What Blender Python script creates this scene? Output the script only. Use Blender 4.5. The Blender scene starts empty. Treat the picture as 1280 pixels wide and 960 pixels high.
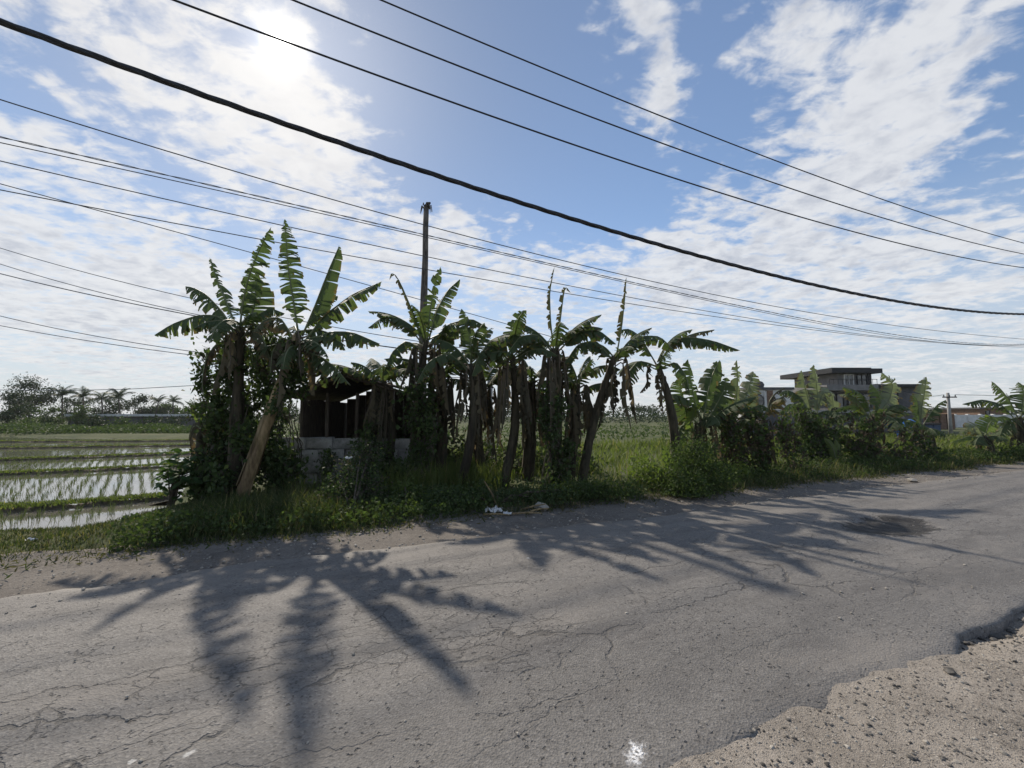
import bpy, math, random
import numpy as np
from mathutils import Vector

rng = np.random.default_rng(7)
random.seed(7)
scene = bpy.context.scene
COL = scene.collection
R = math.radians

# ------------------------------------------------------------------ camera
F, CX, CY, HC = 520.0, 640.0, 480.0, 1.6
PITCH = R(4.4)
cd = bpy.data.cameras.new('camera')
cam = bpy.data.objects.new('camera', cd)
COL.objects.link(cam)
cam.location = (0, 0, HC)
cam.rotation_euler = (R(90) + PITCH, 0, 0)
cd.sensor_width = 36.0
cd.lens = 36.0 * F / 1280.0
cd.clip_start = 0.05
cd.clip_end = 6000
scene.camera = cam


def ray(u, v):
    x = (u - CX) / F
    y = (CY - v) / F
    return np.array([x, math.cos(PITCH) - y * math.sin(PITCH), math.sin(PITCH) + y * math.cos(PITCH)])


def G(u, v, z=0.0):
    d = ray(u, v)
    return np.array([0, 0, HC]) + d * ((z - HC) / d[2])


def PX(u, v, Y):
    d = ray(u, v)
    return np.array([0, 0, HC]) + d * (Y / d[1])


# road frame: s runs along the road, p across it
TH = R(66.4)
U = np.array([math.sin(TH), math.cos(TH)])
N = np.array([-math.cos(TH), math.sin(TH)])


def SP(q):
    return float(q[0] * U[0] + q[1] * U[1]), float(q[0] * N[0] + q[1] * N[1])


def XY(s, p):
    return s * U[0] + p * N[0], s * U[1] + p * N[1]


# ------------------------------------------------------------------ light and sky
_sd = ray(350, 55)
SUN_DIR = _sd / np.linalg.norm(_sd)
SUN_EL = math.asin(SUN_DIR[2])
SUN_AZ = math.atan2(SUN_DIR[0], SUN_DIR[1])      # from +Y towards +X
scene.view_settings.view_transform = 'Standard'
scene.view_settings.look = 'None'
scene.view_settings.gamma = 1
scene.view_settings.exposure = 0.33
scene.render.film_transparent = False
scene.cycles.max_bounces = 6
scene.cycles.diffuse_bounces = 3
scene.cycles.transparent_max_bounces = 8
scene.cycles.volume_bounces = 1
scene.cycles.use_denoising = True

sl = bpy.data.lights.new('sun', 'SUN')
sl.energy = 3.7
sl.angle = R(0.9)
sl.color = (1.0, 0.90, 0.77)
sun = bpy.data.objects.new('sun', sl)
COL.objects.link(sun)
sun.rotation_euler = Vector(SUN_DIR).to_track_quat('Z', 'Y').to_euler()


class NT:
    def __init__(self, tree):
        self.t = tree
        self.t.nodes.clear()

    def n(self, typ, ins=None, **props):
        nd = self.t.nodes.new(typ)
        for k, v in props.items():
            setattr(nd, k, v)
        for k, v in (ins or {}).items():
            self.set(nd, k, v)
        return nd

    def set(self, nd, k, v):
        s = nd.inputs[k]
        if isinstance(v, bpy.types.NodeSocket):
            self.t.links.new(v, s)
        else:
            try:
                s.default_value = v
            except Exception:
                s.default_value = (*v, 1.0) if len(v) == 3 else v

    def m(self, op, a, b=None, c=None, clamp=False):
        nd = self.n('ShaderNodeMath', operation=op, use_clamp=clamp)
        self.set(nd, 0, a)
        if b is not None:
            self.set(nd, 1, b)
        if c is not None:
            self.set(nd, 2, c)
        return nd.outputs[0]

    def vm(self, op, a, b=None):
        nd = self.n('ShaderNodeVectorMath', operation=op)
        self.set(nd, 0, a)
        if b is not None:
            self.set(nd, 1, b)
        return nd.outputs['Value'] if op in ('LENGTH', 'DOT_PRODUCT', 'DISTANCE') else nd.outputs['Vector']

    def sstep(self, v, lo, hi, o0=0.0, o1=1.0):
        nd = self.n('ShaderNodeMapRange', interpolation_type='SMOOTHSTEP', clamp=True)
        for k, x in (('Value', v), ('From Min', lo), ('From Max', hi), ('To Min', o0), ('To Max', o1)):
            self.set(nd, k, x)
        return nd.outputs['Result']

    def noise(self, vec, scale, detail=4.0, rough=0.55, dist=0.0, out='Fac'):
        nd = self.n('ShaderNodeTexNoise', {'Scale': scale, 'Detail': detail, 'Roughness': rough, 'Distortion': dist})
        if vec is not None:
            self.set(nd, 'Vector', vec)
        return nd.outputs[out]

    def mix(self, fac, a, b, blend='MIX'):
        nd = self.n('ShaderNodeMix', data_type='RGBA', blend_type=blend)
        self.set(nd, 0, fac)
        for k, x in ((6, a), (7, b)):
            if not isinstance(x, bpy.types.NodeSocket) and len(x) == 3:
                x = (*x, 1.0)
            self.set(nd, k, x)
        return nd.outputs[2]


world = bpy.data.worlds.new('World')
scene.world = world
world.use_nodes = True
w = NT(world.node_tree)


def azel(u, v):
    d = ray(u, v)
    return math.degrees(math.atan2(d[0], d[1])), math.degrees(math.atan2(d[2], math.hypot(d[0], d[1])))


sky = w.n('ShaderNodeTexSky', sky_type='NISHITA', sun_disc=False, sun_elevation=SUN_EL,
          sun_rotation=SUN_AZ, altitude=50, air_density=1.0, dust_density=0.35, ozone_density=1.6)
D = w.vm('NORMALIZE', w.n('ShaderNodeTexCoord').outputs['Generated'])
sep = w.n('ShaderNodeSeparateXYZ', {0: D})
dx, dy, dz = sep.outputs
dzc = w.m('MAXIMUM', dz, 0.0)
den = w.m('ADD', dzc, 0.12)
q = w.n('ShaderNodeCombineXYZ', {0: w.m('DIVIDE', dx, den), 1: w.m('DIVIDE', dy, den), 2: 0.0}).outputs[0]
az = w.m('DEGREES', w.m('ARCTAN2', dx, dy))
el = w.m('DEGREES', w.m('ARCSINE', dz))
AE = w.n('ShaderNodeCombineXYZ', {0: az, 1: el, 2: 0.0}).outputs[0]
# warp the cloud-bank outlines
wn = w.noise(q, 2.6, 3.0, 0.6, out='Color')
wv = w.vm('MULTIPLY', w.vm('SUBTRACT', wn, (0.5, 0.5, 0.5)), (22.0, 15.0, 0.0))
AEw = w.vm('ADD', AE, wv)
# cloud banks (+) and clear lanes (-): azimuth/elevation ellipses
BANKS = [(190, 90, 290, 120, 25, .40), (430, 220, 150, 90, 45, .38), (350, 60, 150, 120, 0, .22),
         (60, 290, 420, 110, 10, .40), (120, 390, 420, 70, 5, .30), (800, 20, 80, 100, 60, .50), (1100, 110, 200, 170, 20, .52),
         (940, 260, 220, 80, -20, .35), (1000, 340, 380, 70, 8, .38), (630, 330, 130, 60, 0, .28), (560, 290, 60, 60, 0, .2),
         (640, 100, 130, 170, 0, -.55), (620, 220, 130, 60, 20, -.5), (900, 60, 50, 150, -10, -.45),
         (1270, 90, 80, 90, 0, -.35), (1250, 215, 80, 45, -10, -.3), (150, 190, 150, 30, 20, -.22),
         (790, 230, 130, 60, 10, -.42), (470, 20, 60, 80, 0, -.35), (1180, 400, 200, 30, 5, -.1), (95, 40, 60, 40, 10, -.3), (40, 130, 90, 30, 20, -.3), (470, 130, 30, 60, 0, -.2), (330, 330, 90, 30, 10, -.22), (700, 270, 60, 40, 0, -.2)]
cov = None
for (u, v, ru, rv, rot, wt) in BANKS:
    a0, e0 = azel(u, v)
    a1, _ = azel(u + ru * .5, v)
    a2, _ = azel(u - ru * .5, v)
    _, e1 = azel(u, v + rv * .5)
    _, e2 = azel(u, v - rv * .5)
    mp = w.n('ShaderNodeMapping', {'Vector': AEw, 'Location': (a0, e0, 0), 'Rotation': (0, 0, -R(rot)),
                                   'Scale': (abs(a1 - a2) * 1.25, abs(e1 - e2) * 1.25, 1)}, vector_type='TEXTURE')
    g = w.sstep(w.vm('LENGTH', mp.outputs[0]), 0.0, 1.25, wt, 0.0)
    cov = g if cov is None else w.m('ADD', cov, g)
n1 = w.noise(q, 3.2, 9.0, 0.62, 0.4)
n2 = w.noise(w.vm('MULTIPLY', q, (1.0, 1.4, 1.0)), 11.0, 6.0, 0.58, 0.3)
n3 = w.noise(w.vm('ADD', q, (3.3, 1.7, 0)), 1.3, 6.0, 0.6)
val = w.m('ADD', cov, w.m('MULTIPLY', w.m('SUBTRACT', n1, 0.5), 2.0))
val = w.m('ADD', val, w.m('MULTIPLY', w.m('SUBTRACT', n2, 0.5), 1.6))
hz = w.sstep(el, 28.0, 2.0)
val = w.m('ADD', val, w.m('MULTIPLY', hz, 0.16))
dens = w.sstep(val, -0.07, 0.52)
# angle to the sun
cs = w.m('MAXIMUM', w.vm('DOT_PRODUCT', D, tuple(SUN_DIR)), 0.0)
gl_wide = w.m('POWER', cs, 14.0)
gl_mid = w.m('POWER', cs, 60.0)
gl_core = w.m('POWER', cs, 1300.0)
gl_disc = w.m('POWER', cs, 9000.0)
n4 = w.noise(w.vm('ADD', q, (0.03, -0.02, 0)), 9.0, 6.0, 0.6, 0.3)
thick = w.m('ADD', w.m('MULTIPLY', val, 0.5), w.m('MULTIPLY', w.m('SUBTRACT', n4, 0.5), 2.2))
thick = w.sstep(w.m('ADD', thick, w.m('MULTIPLY', w.m('SUBTRACT', n3, 0.5), 1.1)), 0.0, 0.95)
cl_base = w.mix(thick, (6.6, 6.65, 6.75), (4.2, 4.4, 4.9))
cl_lit = w.mix(w.m('MULTIPLY', gl_wide, 0.75), cl_base, (8.0, 7.7, 7.3))
base = w.vm('MULTIPLY', sky.outputs[0], (1.0, 1.08, 1.15))
dim = w.m('SUBTRACT', 1.0, w.m('MULTIPLY', w.m('POWER', cs, 5.0), 0.42))
base = w.vm('MULTIPLY', base, w.n('ShaderNodeCombineXYZ', {0: dim, 1: dim, 2: dim}).outputs[0])
# pale veil low over the horizon
veil = w.m('MULTIPLY', w.sstep(el, 26.0, 0.0), 0.85)
base = w.mix(0.08, base, (5.2, 5.9, 6.9))
base = w.mix(veil, base, (4.8, 5.1, 5.55))
col = w.mix(w.m('MULTIPLY', dens, 0.86), base, cl_lit)
glow = w.m('ADD', w.m('MULTIPLY', gl_mid, 0.75), w.m('MULTIPLY', gl_core, 3.0))
glow = w.m('ADD', glow, w.m('MULTIPLY', gl_disc, 60.0))
gcol = w.vm('MULTIPLY', w.n('ShaderNodeCombineXYZ', {0: glow, 1: glow, 2: glow}).outputs[0], (1.0, 0.97, 0.9))
col = w.vm('ADD', col, gcol)
bg = w.n('ShaderNodeBackground', {'Color': col, 'Strength': 0.1})
wo = w.n('ShaderNodeOutputWorld', {'Surface': bg.outputs[0]})

# ------------------------------------------------------------------ helpers


def tag(o, label=None, cat=None, group=None, kind=None):
    if label:
        o['label'] = label
    if cat:
        o['category'] = cat
    if group:
        o['group'] = group
    if kind:
        o['kind'] = kind
    return o


def thing(name, label, cat, loc=(0, 0, 0), group=None):
    o = bpy.data.objects.new(name, None)
    o.empty_display_size = 0.2
    COL.objects.link(o)
    o.location = tuple(float(c) for c in loc)
    return tag(o, label, cat, group)


class MB:
    """collects geometry; build() links it as ONE mesh object (vertices made local to the parent)"""

    def __init__(self):
        self.v, self.f, self.uv, self.mi = [], [], [], []

    def add(self, vs, fs, uvs=None, mi=0):
        o = len(self.v)
        self.v.extend([tuple(map(float, x)) for x in vs])
        self.f.extend([tuple(int(i) + o for i in f) for f in fs])
        self.uv.extend(uvs if uvs is not None else [(0, 0)] * len(vs))
        self.mi.extend([mi] * len(fs))

    def box(self, c, size, rz=0.0, mi=0, jit=0.0):
        hx, hy, hz_ = size[0] / 2, size[1] / 2, size[2] / 2
        ca, sa = math.cos(rz), math.sin(rz)
        vs = []
        for z in (-hz_, hz_):
            for (x, y) in ((-hx, -hy), (hx, -hy), (hx, hy), (-hx, hy)):
                j = [random.uniform(-jit, jit) for _ in range(3)]
                vs.append((c[0] + x * ca - y * sa + j[0], c[1] + x * sa + y * ca + j[1], c[2] + z + j[2]))
        self.add(vs, [(3, 2, 1, 0), (4, 5, 6, 7), (0, 1, 5, 4), (1, 2, 6, 5), (2, 3, 7, 6), (3, 0, 4, 7)], mi=mi)

    def tube(self, pts, rad, n=8, mi=0, caps=True, wob=0.0):
        pts = [np.array(p_, float) for p_ in pts]
        k = len(pts)
        rad = list(rad) if hasattr(rad, '__len__') else [rad] * k
        vs, uvs, fs = [], [], []
        ref = np.array([0.31, 0.17, 0.94])
        L = 0
        for i in range(k):
            t = pts[min(i + 1, k - 1)] - pts[max(i - 1, 0)]
            t = t / (np.linalg.norm(t) + 1e-9)
            a = np.cross(t, ref)
            if np.linalg.norm(a) < 0.15:
                a = np.cross(t, np.array([1.0, 0.2, 0]))
            a /= np.linalg.norm(a)
            b = np.cross(t, a)
            if i:
                L += np.linalg.norm(pts[i] - pts[i - 1])
            for j in range(n):
                an = 2 * math.pi * j / n
                r = rad[i] * (1 + random.uniform(-wob, wob))
                vs.append(pts[i] + (a * math.cos(an) + b * math.sin(an)) * r)
                uvs.append((j / n, L))
        for i in range(k - 1):
            for j in range(n):
                j2 = (j + 1) % n
                fs.append((i * n + j, i * n + j2, (i + 1) * n + j2, (i + 1) * n + j))
        if caps:
            fs.append(tuple(range(n - 1, -1, -1)))
            fs.append(tuple((k - 1) * n + j for j in range(n)))
        self.add(vs, fs, uvs, mi)

    def build(self, name, mats, parent=None, smooth=False):
        me = bpy.data.meshes.new(name)
        v = np.array(self.v, float).reshape(-1, 3)
        if parent is not None:
            r = parent
            off = np.array(r.location)
            while r.parent is not None:
                r = r.parent
                off = off + np.array(r.location)
            v = v - off
        me.from_pydata(v.tolist(), [], self.f)
        if not isinstance(mats, (list, tuple)):
            mats = [mats]
        for m_ in mats:
            me.materials.append(m_)
        if len(mats) > 1:
            me.polygons.foreach_set('material_index', self.mi)
        uvl = me.uv_layers.new(name='uv')
        li = np.empty(len(me.loops), dtype=np.int32)
        me.loops.foreach_get('vertex_index', li)
        uvl.data.foreach_set('uv', np.array(self.uv, dtype=np.float32)[li].ravel())
        if smooth:
            me.polygons.foreach_set('use_smooth', [True] * len(me.polygons))
        me.update()
        o = bpy.data.objects.new(name, me)
        COL.objects.link(o)
        if parent is not None:
            o.parent = parent
        return o


def np_mesh(name, verts, quads, mats, parent=None, uv=None, smooth=False, tris=False):
    """fast mesh from arrays; verts (n,3), quads (m,4) or tris (m,3)"""
    me = bpy.data.meshes.new(name)
    k = quads.shape[1]
    v = np.asarray(verts, np.float32)
    if parent is not None:
        v = v - np.array(parent.location, np.float32)
    me.vertices.add(len(v))
    me.vertices.foreach_set('co', v.ravel())
    me.loops.add(quads.size)
    me.loops.foreach_set('vertex_index', quads.astype(np.int32).ravel())
    me.polygons.add(len(quads))
    me.polygons.foreach_set('loop_start', np.arange(0, quads.size, k, dtype=np.int32))
    me.polygons.foreach_set('loop_total', np.full(len(quads), k, dtype=np.int32))
    if uv is not None:
        l = me.uv_layers.new(name='uv')
        l.data.foreach_set('uv', np.asarray(uv, np.float32)[quads.ravel()].ravel())
    for m_ in (mats if isinstance(mats, (list, tuple)) else [mats]):
        me.materials.append(m_)
    if smooth:
        me.polygons.foreach_set('use_smooth', [True] * len(quads))
    me.update(calc_edges=True)
    me.validate()
    o = bpy.data.objects.new(name, me)
    COL.objects.link(o)
    if parent is not None:
        o.parent = parent
    return o


# ------------------------------------------------------------------ materials
MATS = {}


def new_mat(name):
    m_ = bpy.data.materials.new(name)
    m_.use_nodes = True
    t = NT(m_.node_tree)
    out = t.n('ShaderNodeOutputMaterial')
    MATS[name] = m_
    return m_, t, out


def foliage(name, c1, c2, transl=0.35, rough=0.5, spec=0.25, c3=None, p3=0.1, tcol=None, vein=False, dry=0.0):
    m_, t, out = new_mat(name)
    geo = t.n('ShaderNodeNewGeometry')
    pos = geo.outputs['Position']
    rnd = geo.outputs['Random Per Island']
    nz = t.noise(pos, 1.7, 3.0)
    f = t.m('ADD', t.m('MULTIPLY', rnd, 0.55), t.m('MULTIPLY', nz, 0.6), clamp=True)
    if vein:
        uv = t.n('ShaderNodeUVMap', uv_map='uv').outputs[0]
        su = t.n('ShaderNodeSeparateXYZ', {0: uv})
        f = t.m('ADD', t.m('MULTIPLY', t.n('ShaderNodeObjectInfo').outputs['Random'], 0.5), t.m('MULTIPLY', nz, 0.5), clamp=True)
    col = t.mix(f, c1, c2)
    if c3 is not None:
        col = t.mix(t.sstep(rnd, 1 - p3, 1 - p3 + 0.04), col, c3)
    nrm = None
    if vein:
        st = t.m('ADD', t.m('MULTIPLY', su.outputs[0], 210.0), t.m('MULTIPLY', su.outputs[1], 14.0))
        wv_ = t.m('SINE', st)
        col = t.mix(t.m('MULTIPLY', t.m('ABSOLUTE', wv_), 0.18), col, (0.16, 0.2, 0.09))
        bmp = t.n('ShaderNodeBump', {'Height': wv_, 'Strength': 0.35, 'Distance': 0.01})
        nrm = bmp.outputs[0]
        if dry > 0:
            e_ = t.m('ADD', su.outputs[1], t.m('MULTIPLY', t.m('SUBTRACT', t.noise(pos, 9.0, 5.0, 0.7), 0.5), 1.1))
            col = t.mix(t.m('MULTIPLY', t.sstep(e_, 1.02 - 0.4 * dry, 1.22 - 0.4 * dry), 0.9), col, (0.17, 0.115, 0.055))
    pb = t.n('ShaderNodeBsdfPrincipled', {'Base Color': col, 'Roughness': rough, 'Specular IOR Level': spec})
    tc = t.mix(1.0, col, tcol or (1.25, 1.4, 0.65), 'MULTIPLY')
    tr = t.n('ShaderNodeBsdfTranslucent', {'Color': tc})
    if nrm is not None:
        t.set(pb, 'Normal', nrm)
    mx = t.n('ShaderNodeMixShader', {0: transl, 1: pb.outputs[0], 2: tr.outputs[0]})
    t.set(out, 0, mx.outputs[0])
    return m_


def simple(name, c1, c2, scale=6.0, rough=0.8, bump=0.3, bdist=0.02, detail=6.0, stretch=(1, 1, 1), spec=0.3, c3=None, lo=0.35, hi=0.65, metal=0.0):
    m_, t, out = new_mat(name)
    pos = t.n('ShaderNodeTexCoord').outputs['Object']
    pos = t.vm('MULTIPLY', pos, stretch)
    n = t.noise(pos, scale, detail, 0.62)
    col = t.mix(t.sstep(n, lo, hi), c1, c2)
    if c3 is not None:
        col = t.mix(t.sstep(t.noise(pos, scale * 0.23, 5.0, 0.65), 0.5, 0.68), col, c3)
    bm = t.n('ShaderNodeBump', {'Height': t.noise(pos, scale * 2.3, 6.0, 0.65), 'Strength': bump, 'Distance': bdist})
    pb = t.n('ShaderNodeBsdfPrincipled', {'Base Color': col, 'Roughness': rough, 'Specular IOR Level': spec, 'Metallic': metal, 'Normal': bm.outputs[0]})
    t.set(out, 0, pb.outputs[0])
    return m_


M_LEAF = foliage('banana_leaf', (0.05, 0.078, 0.036), (0.09, 0.118, 0.06), 0.36, 0.6, 0.2, vein=True, dry=0.45)
M_LEAFDRY = foliage('banana_leaf_wilting', (0.06, 0.068, 0.036), (0.12, 0.10, 0.055), 0.2, 0.6, 0.25, vein=True, dry=1.0)
M_LEAFPALE = foliage('banana_leaf_pale', (0.13, 0.155, 0.095), (0.21, 0.225, 0.15), 0.3, 0.42, 0.4, vein=True, dry=0.7)
M_LEAFYOUNGLIT = foliage('leaf_young_and_lit', (0.10, 0.145, 0.04), (0.15, 0.19, 0.055), 0.45, 0.45, 0.3, vein=True, dry=0.2)  # young leaves, and sunlit leaves with the light put into the colour
M_DEAD = foliage('banana_leaf_dead', (0.042, 0.035, 0.028), (0.10, 0.08, 0.06), 0.15, 0.85, 0.1, vein=True, tcol=(1.2, 1.0, 0.8))
M_DEADTAN = foliage('banana_leaf_dead_tan', (0.10, 0.08, 0.055), (0.19, 0.155, 0.105), 0.3, 0.85, 0.1, vein=True, tcol=(1.3, 1.1, 0.8))
M_RIB = simple('leaf_midrib', (0.11, 0.14, 0.06), (0.16, 0.17, 0.09), 8, 0.5)
M_RIBDEAD = simple('dead_midrib', (0.09, 0.07, 0.05), (0.15, 0.12, 0.085), 8, 0.8)
M_STEM = simple('banana_stem', (0.035, 0.033, 0.02), (0.085, 0.068, 0.043), 5, 0.85, 0.6, 0.02, stretch=(3, 3, 0.5), c3=(0.03, 0.024, 0.018))
M_STEMB = simple('banana_stem_bare', (0.17, 0.13, 0.06), (0.33, 0.24, 0.13), 5, 0.7, 0.6, 0.02, stretch=(3, 3, 0.5), c3=(0.09, 0.06, 0.035))
M_VINE = foliage('vine_leaf', (0.038, 0.062, 0.026), (0.075, 0.105, 0.045), 0.3, 0.6, 0.15, c3=(0.13, 0.17, 0.05), p3=0.07)
M_VINEDRY = foliage('dry_vine_leaf', (0.055, 0.052, 0.042), (0.105, 0.096, 0.074), 0.25, 0.8, 0.1, c3=(0.05, 0.085, 0.03), p3=0.25)
M_BUSH = foliage('shrub_leaf', (0.042, 0.068, 0.027), (0.085, 0.115, 0.045), 0.35, 0.65, 0.12, c3=(0.12, 0.17, 0.05), p3=0.08)
M_BROAD = foliage('broad_leaf', (0.04, 0.08, 0.03), (0.07, 0.115, 0.045), 0.3, 0.65, 0.12)
M_GRASS = foliage('grass_blade', (0.045, 0.064, 0.026), (0.09, 0.108, 0.045), 0.35, 0.7, 0.12, c3=(0.22, 0.19, 0.10), p3=0.16)
M_GRASSDRY = foliage('dry_grass_blade', (0.085, 0.082, 0.045), (0.17, 0.145, 0.085), 0.35, 0.75, 0.1, c3=(0.055, 0.078, 0.03), p3=0.3)
M_GRASSLIT = foliage('sunlit_grass_blade', (0.085, 0.115, 0.035), (0.14, 0.165, 0.055), 0.45, 0.6, 0.2, c3=(0.24, 0.21, 0.1), p3=0.08)  # lighter copy of the verge grass, sunlight put into its colour
M_RICE = foliage('rice_blade', (0.065, 0.088, 0.04), (0.11, 0.128, 0.06), 0.35, 0.7, 0.12)
M_TREE = foliage('far_tree_leaf', (0.022, 0.038, 0.02), (0.048, 0.068, 0.03), 0.2, 0.6, 0.2)
M_TREE2 = foliage('far_tree_leaf_light', (0.04, 0.07, 0.025), (0.085, 0.115, 0.04), 0.3, 0.6, 0.2)
M_PALM = foliage('palm_leaf', (0.03, 0.05, 0.025), (0.06, 0.085, 0.035), 0.25, 0.5, 0.3)
M_BARK = simple('bark', (0.05, 0.04, 0.03), (0.13, 0.11, 0.085), 6, 0.9, 0.7, 0.03, stretch=(2, 2, 0.6))
M_POLE = simple('weathered_trunk', (0.07, 0.06, 0.05), (0.17, 0.15, 0.125), 7, 0.9, 0.6, 0.02, stretch=(3, 3, 0.5))
M_WIRE = simple('black_cable', (0.022, 0.023, 0.026), (0.035, 0.036, 0.04), 30, 0.55, 0.05)
M_WIREG = simple('grey_cable', (0.06, 0.065, 0.075), (0.09, 0.095, 0.1), 30, 0.5, 0.05)
M_CONC = simple('concrete', (0.26, 0.255, 0.24), (0.36, 0.35, 0.33), 5, 0.9, 0.3)
M_BLOCK = simple('limewashed_block', (0.20, 0.192, 0.175), (0.40, 0.385, 0.355), 5, 0.95, 1.0, 0.035, c3=(0.10, 0.098, 0.08))
M_MORTAR = simple('mortar', (0.10, 0.095, 0.085), (0.17, 0.16, 0.145), 9, 0.95, 0.5)
M_DARKROOF = simple('dark_roof_sheet', (0.045, 0.038, 0.033), (0.085, 0.07, 0.06), 5, 0.85, 0.5, c3=(0.06, 0.045, 0.035))
M_WOOD = simple('old_wood', (0.06, 0.047, 0.036), (0.12, 0.095, 0.07), 8, 0.85, 0.5, stretch=(4, 4, 0.6))
M_EARTH = simple('wet_earth', (0.075, 0.062, 0.045), (0.13, 0.105, 0.075), 4, 0.95, 0.6, 0.03)
M_WHITE = simple('white_plaster', (0.58, 0.57, 0.55), (0.72, 0.71, 0.69), 2, 0.85, 0.15)
M_DGREY = simple('dark_grey_render', (0.085, 0.085, 0.09), (0.125, 0.122, 0.125), 2, 0.85, 0.15)
M_MGREY = simple('mid_grey_render', (0.17, 0.165, 0.16), (0.23, 0.22, 0.215), 2, 0.85, 0.15)
M_BROWN = simple('brown_stone_cladding', (0.15, 0.09, 0.06), (0.22, 0.14, 0.095), 5, 0.85, 0.3)
M_BLACK = simple('black_frame', (0.02, 0.02, 0.022), (0.035, 0.035, 0.037), 10, 0.5, 0.05)
M_BLUE = simple('blue_grey_sheet', (0.055, 0.085, 0.15), (0.075, 0.11, 0.18), 5, 0.6, 0.2)
M_TARP = simple('blue_tarp', (0.03, 0.11, 0.34), (0.05, 0.16, 0.42), 6, 0.5, 0.5)
M_ROOFPALE = simple('pale_roof_sheet', (0.42, 0.43, 0.43), (0.55, 0.55, 0.54), 3, 0.6, 0.2)
M_PLASTIC = simple('white_plastic', (0.55, 0.55, 0.54), (0.72, 0.72, 0.71), 20, 0.45, 0.4)
M_STONE = simple('pale_stone', (0.22, 0.2, 0.17), (0.4, 0.37, 0.32), 9, 0.9, 0.5)
M_STONED = simple('dark_stone', (0.05, 0.047, 0.043), (0.16, 0.15, 0.135), 9, 0.9, 0.5)
m_, t, out = new_mat('window_glass')
pb = t.n('ShaderNodeBsdfPrincipled', {'Base Color': (0.03, 0.04, 0.05, 1), 'Roughness': 0.06, 'Specular IOR Level': 0.9})
t.set(out, 0, pb.outputs[0])
M_GLASS = m_
m_, t, out = new_mat('paddy_water')
pos = t.n('ShaderNodeNewGeometry').outputs['Position']
bm = t.n('ShaderNodeBump', {'Height': t.noise(pos, 3.0, 3.0), 'Strength': 0.06, 'Distance': 0.02})
pb = t.n('ShaderNodeBsdfPrincipled', {'Base Color': (0.16, 0.15, 0.125, 1), 'Roughness': 0.05, 'Specular IOR Level': 0.8, 'IOR': 1.6, 'Normal': bm.outputs[0]})
t.set(out, 0, pb.outputs[0])
M_WATER = m_


def road_coords(t):
    """(s, p) along and across the road, from object coordinates"""
    pos = t.n('ShaderNodeTexCoord').outputs['Object']
    s_ = t.vm('DOT_PRODUCT', pos, (U[0], U[1], 0))
    p_ = t.vm('DOT_PRODUCT', pos, (N[0], N[1], 0))
    return pos, s_, p_, t.n('ShaderNodeCombineXYZ', {0: s_, 1: p_, 2: 0.0}).outputs[0]


def blob_at(t, sp, c, rx, ry, rot=0.0, soft=1.0, wob=0.5, sc=6.0):
    wn_ = t.vm('SCALE', t.vm('SUBTRACT', t.noise(sp, sc, 4.0, 0.65, out='Color'), (0.5, 0.5, 0.5)))
    wn_.node.inputs['Scale'].default_value = wob
    mp_ = t.n('ShaderNodeMapping', {'Vector': t.vm('ADD', sp, wn_), 'Location': (c[0], c[1], 0), 'Rotation': (0, 0, rot), 'Scale': (rx, ry, 1)}, vector_type='TEXTURE')
    return t.sstep(t.vm('LENGTH', mp_.outputs[0]), 1.0, 1.0 - soft, 0.0, 1.0)


# asphalt
m_, t, out = new_mat('worn_asphalt')
pos, s_, p_, sp = road_coords(t)
agg = t.n('ShaderNodeTexVoronoi', {'Vector': pos, 'Scale': 80.0, 'Randomness': 1.0})
aggv = t.n('ShaderNodeSeparateColor', {0: agg.outputs['Color']}).outputs[0]
big = t.noise(sp, 0.55, 5.0, 0.6)
med = t.noise(sp, 7.0, 6.0, 0.7)
fine = t.noise(pos, 130.0, 3.0, 0.7)
col = t.mix(big, (0.12, 0.113, 0.105), (0.188, 0.177, 0.162))
col = t.mix(t.m('MULTIPLY', t.sstep(med, 0.35, 0.7), 0.35), col, (0.20, 0.19, 0.175))
col = t.mix(t.m('MULTIPLY', t.sstep(aggv, 0.72, 0.9), 0.45), col, (0.27, 0.255, 0.235))
col = t.mix(t.m('MULTIPLY', t.sstep(aggv, 0.2, 0.05), 0.5), col, (0.055, 0.052, 0.05))
# smoother dark wheel tracks
tr1 = t.sstep(t.m('ABSOLUTE', t.m('SUBTRACT', t.m('ADD', p_, t.m('MULTIPLY', t.m('SUBTRACT', big, .5), 0.5)), 2.15)), 0.5, 0.05)
tr2 = t.sstep(t.m('ABSOLUTE', t.m('SUBTRACT', t.m('ADD', p_, t.m('MULTIPLY', t.m('SUBTRACT', big, .5), 0.5)), 4.2)), 0.5, 0.05)
col = t.mix(t.m('MULTIPLY', t.m('ADD', tr1, t.m('MULTIPLY', tr2, -0.2)), 0.22), col, (0.085, 0.083, 0.08))
# dusty far lane
col = t.mix(t.m('MULTIPLY', t.sstep(t.m('ADD', p_, med), 4.4, 6.2), 0.45), col, (0.21, 0.19, 0.165))
st1 = t.sstep(t.noise(t.vm('MULTIPLY', sp, (0.35, 1.3, 1)), 1.6, 6.0, 0.68), 0.46, 0.66)
col = t.mix(t.m('MULTIPLY', st1, 0.5), col, (0.085, 0.079, 0.074))
st2 = t.sstep(t.noise(t.vm('ADD', t.vm('MULTIPLY', sp, (0.5, 1.2, 1)), (9.0, 4.0, 0)), 1.1, 7.0, 0.7), 0.5, 0.68)
col = t.mix(t.m('MULTIPLY', st2, 0.55), col, (0.235, 0.215, 0.19))
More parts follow.
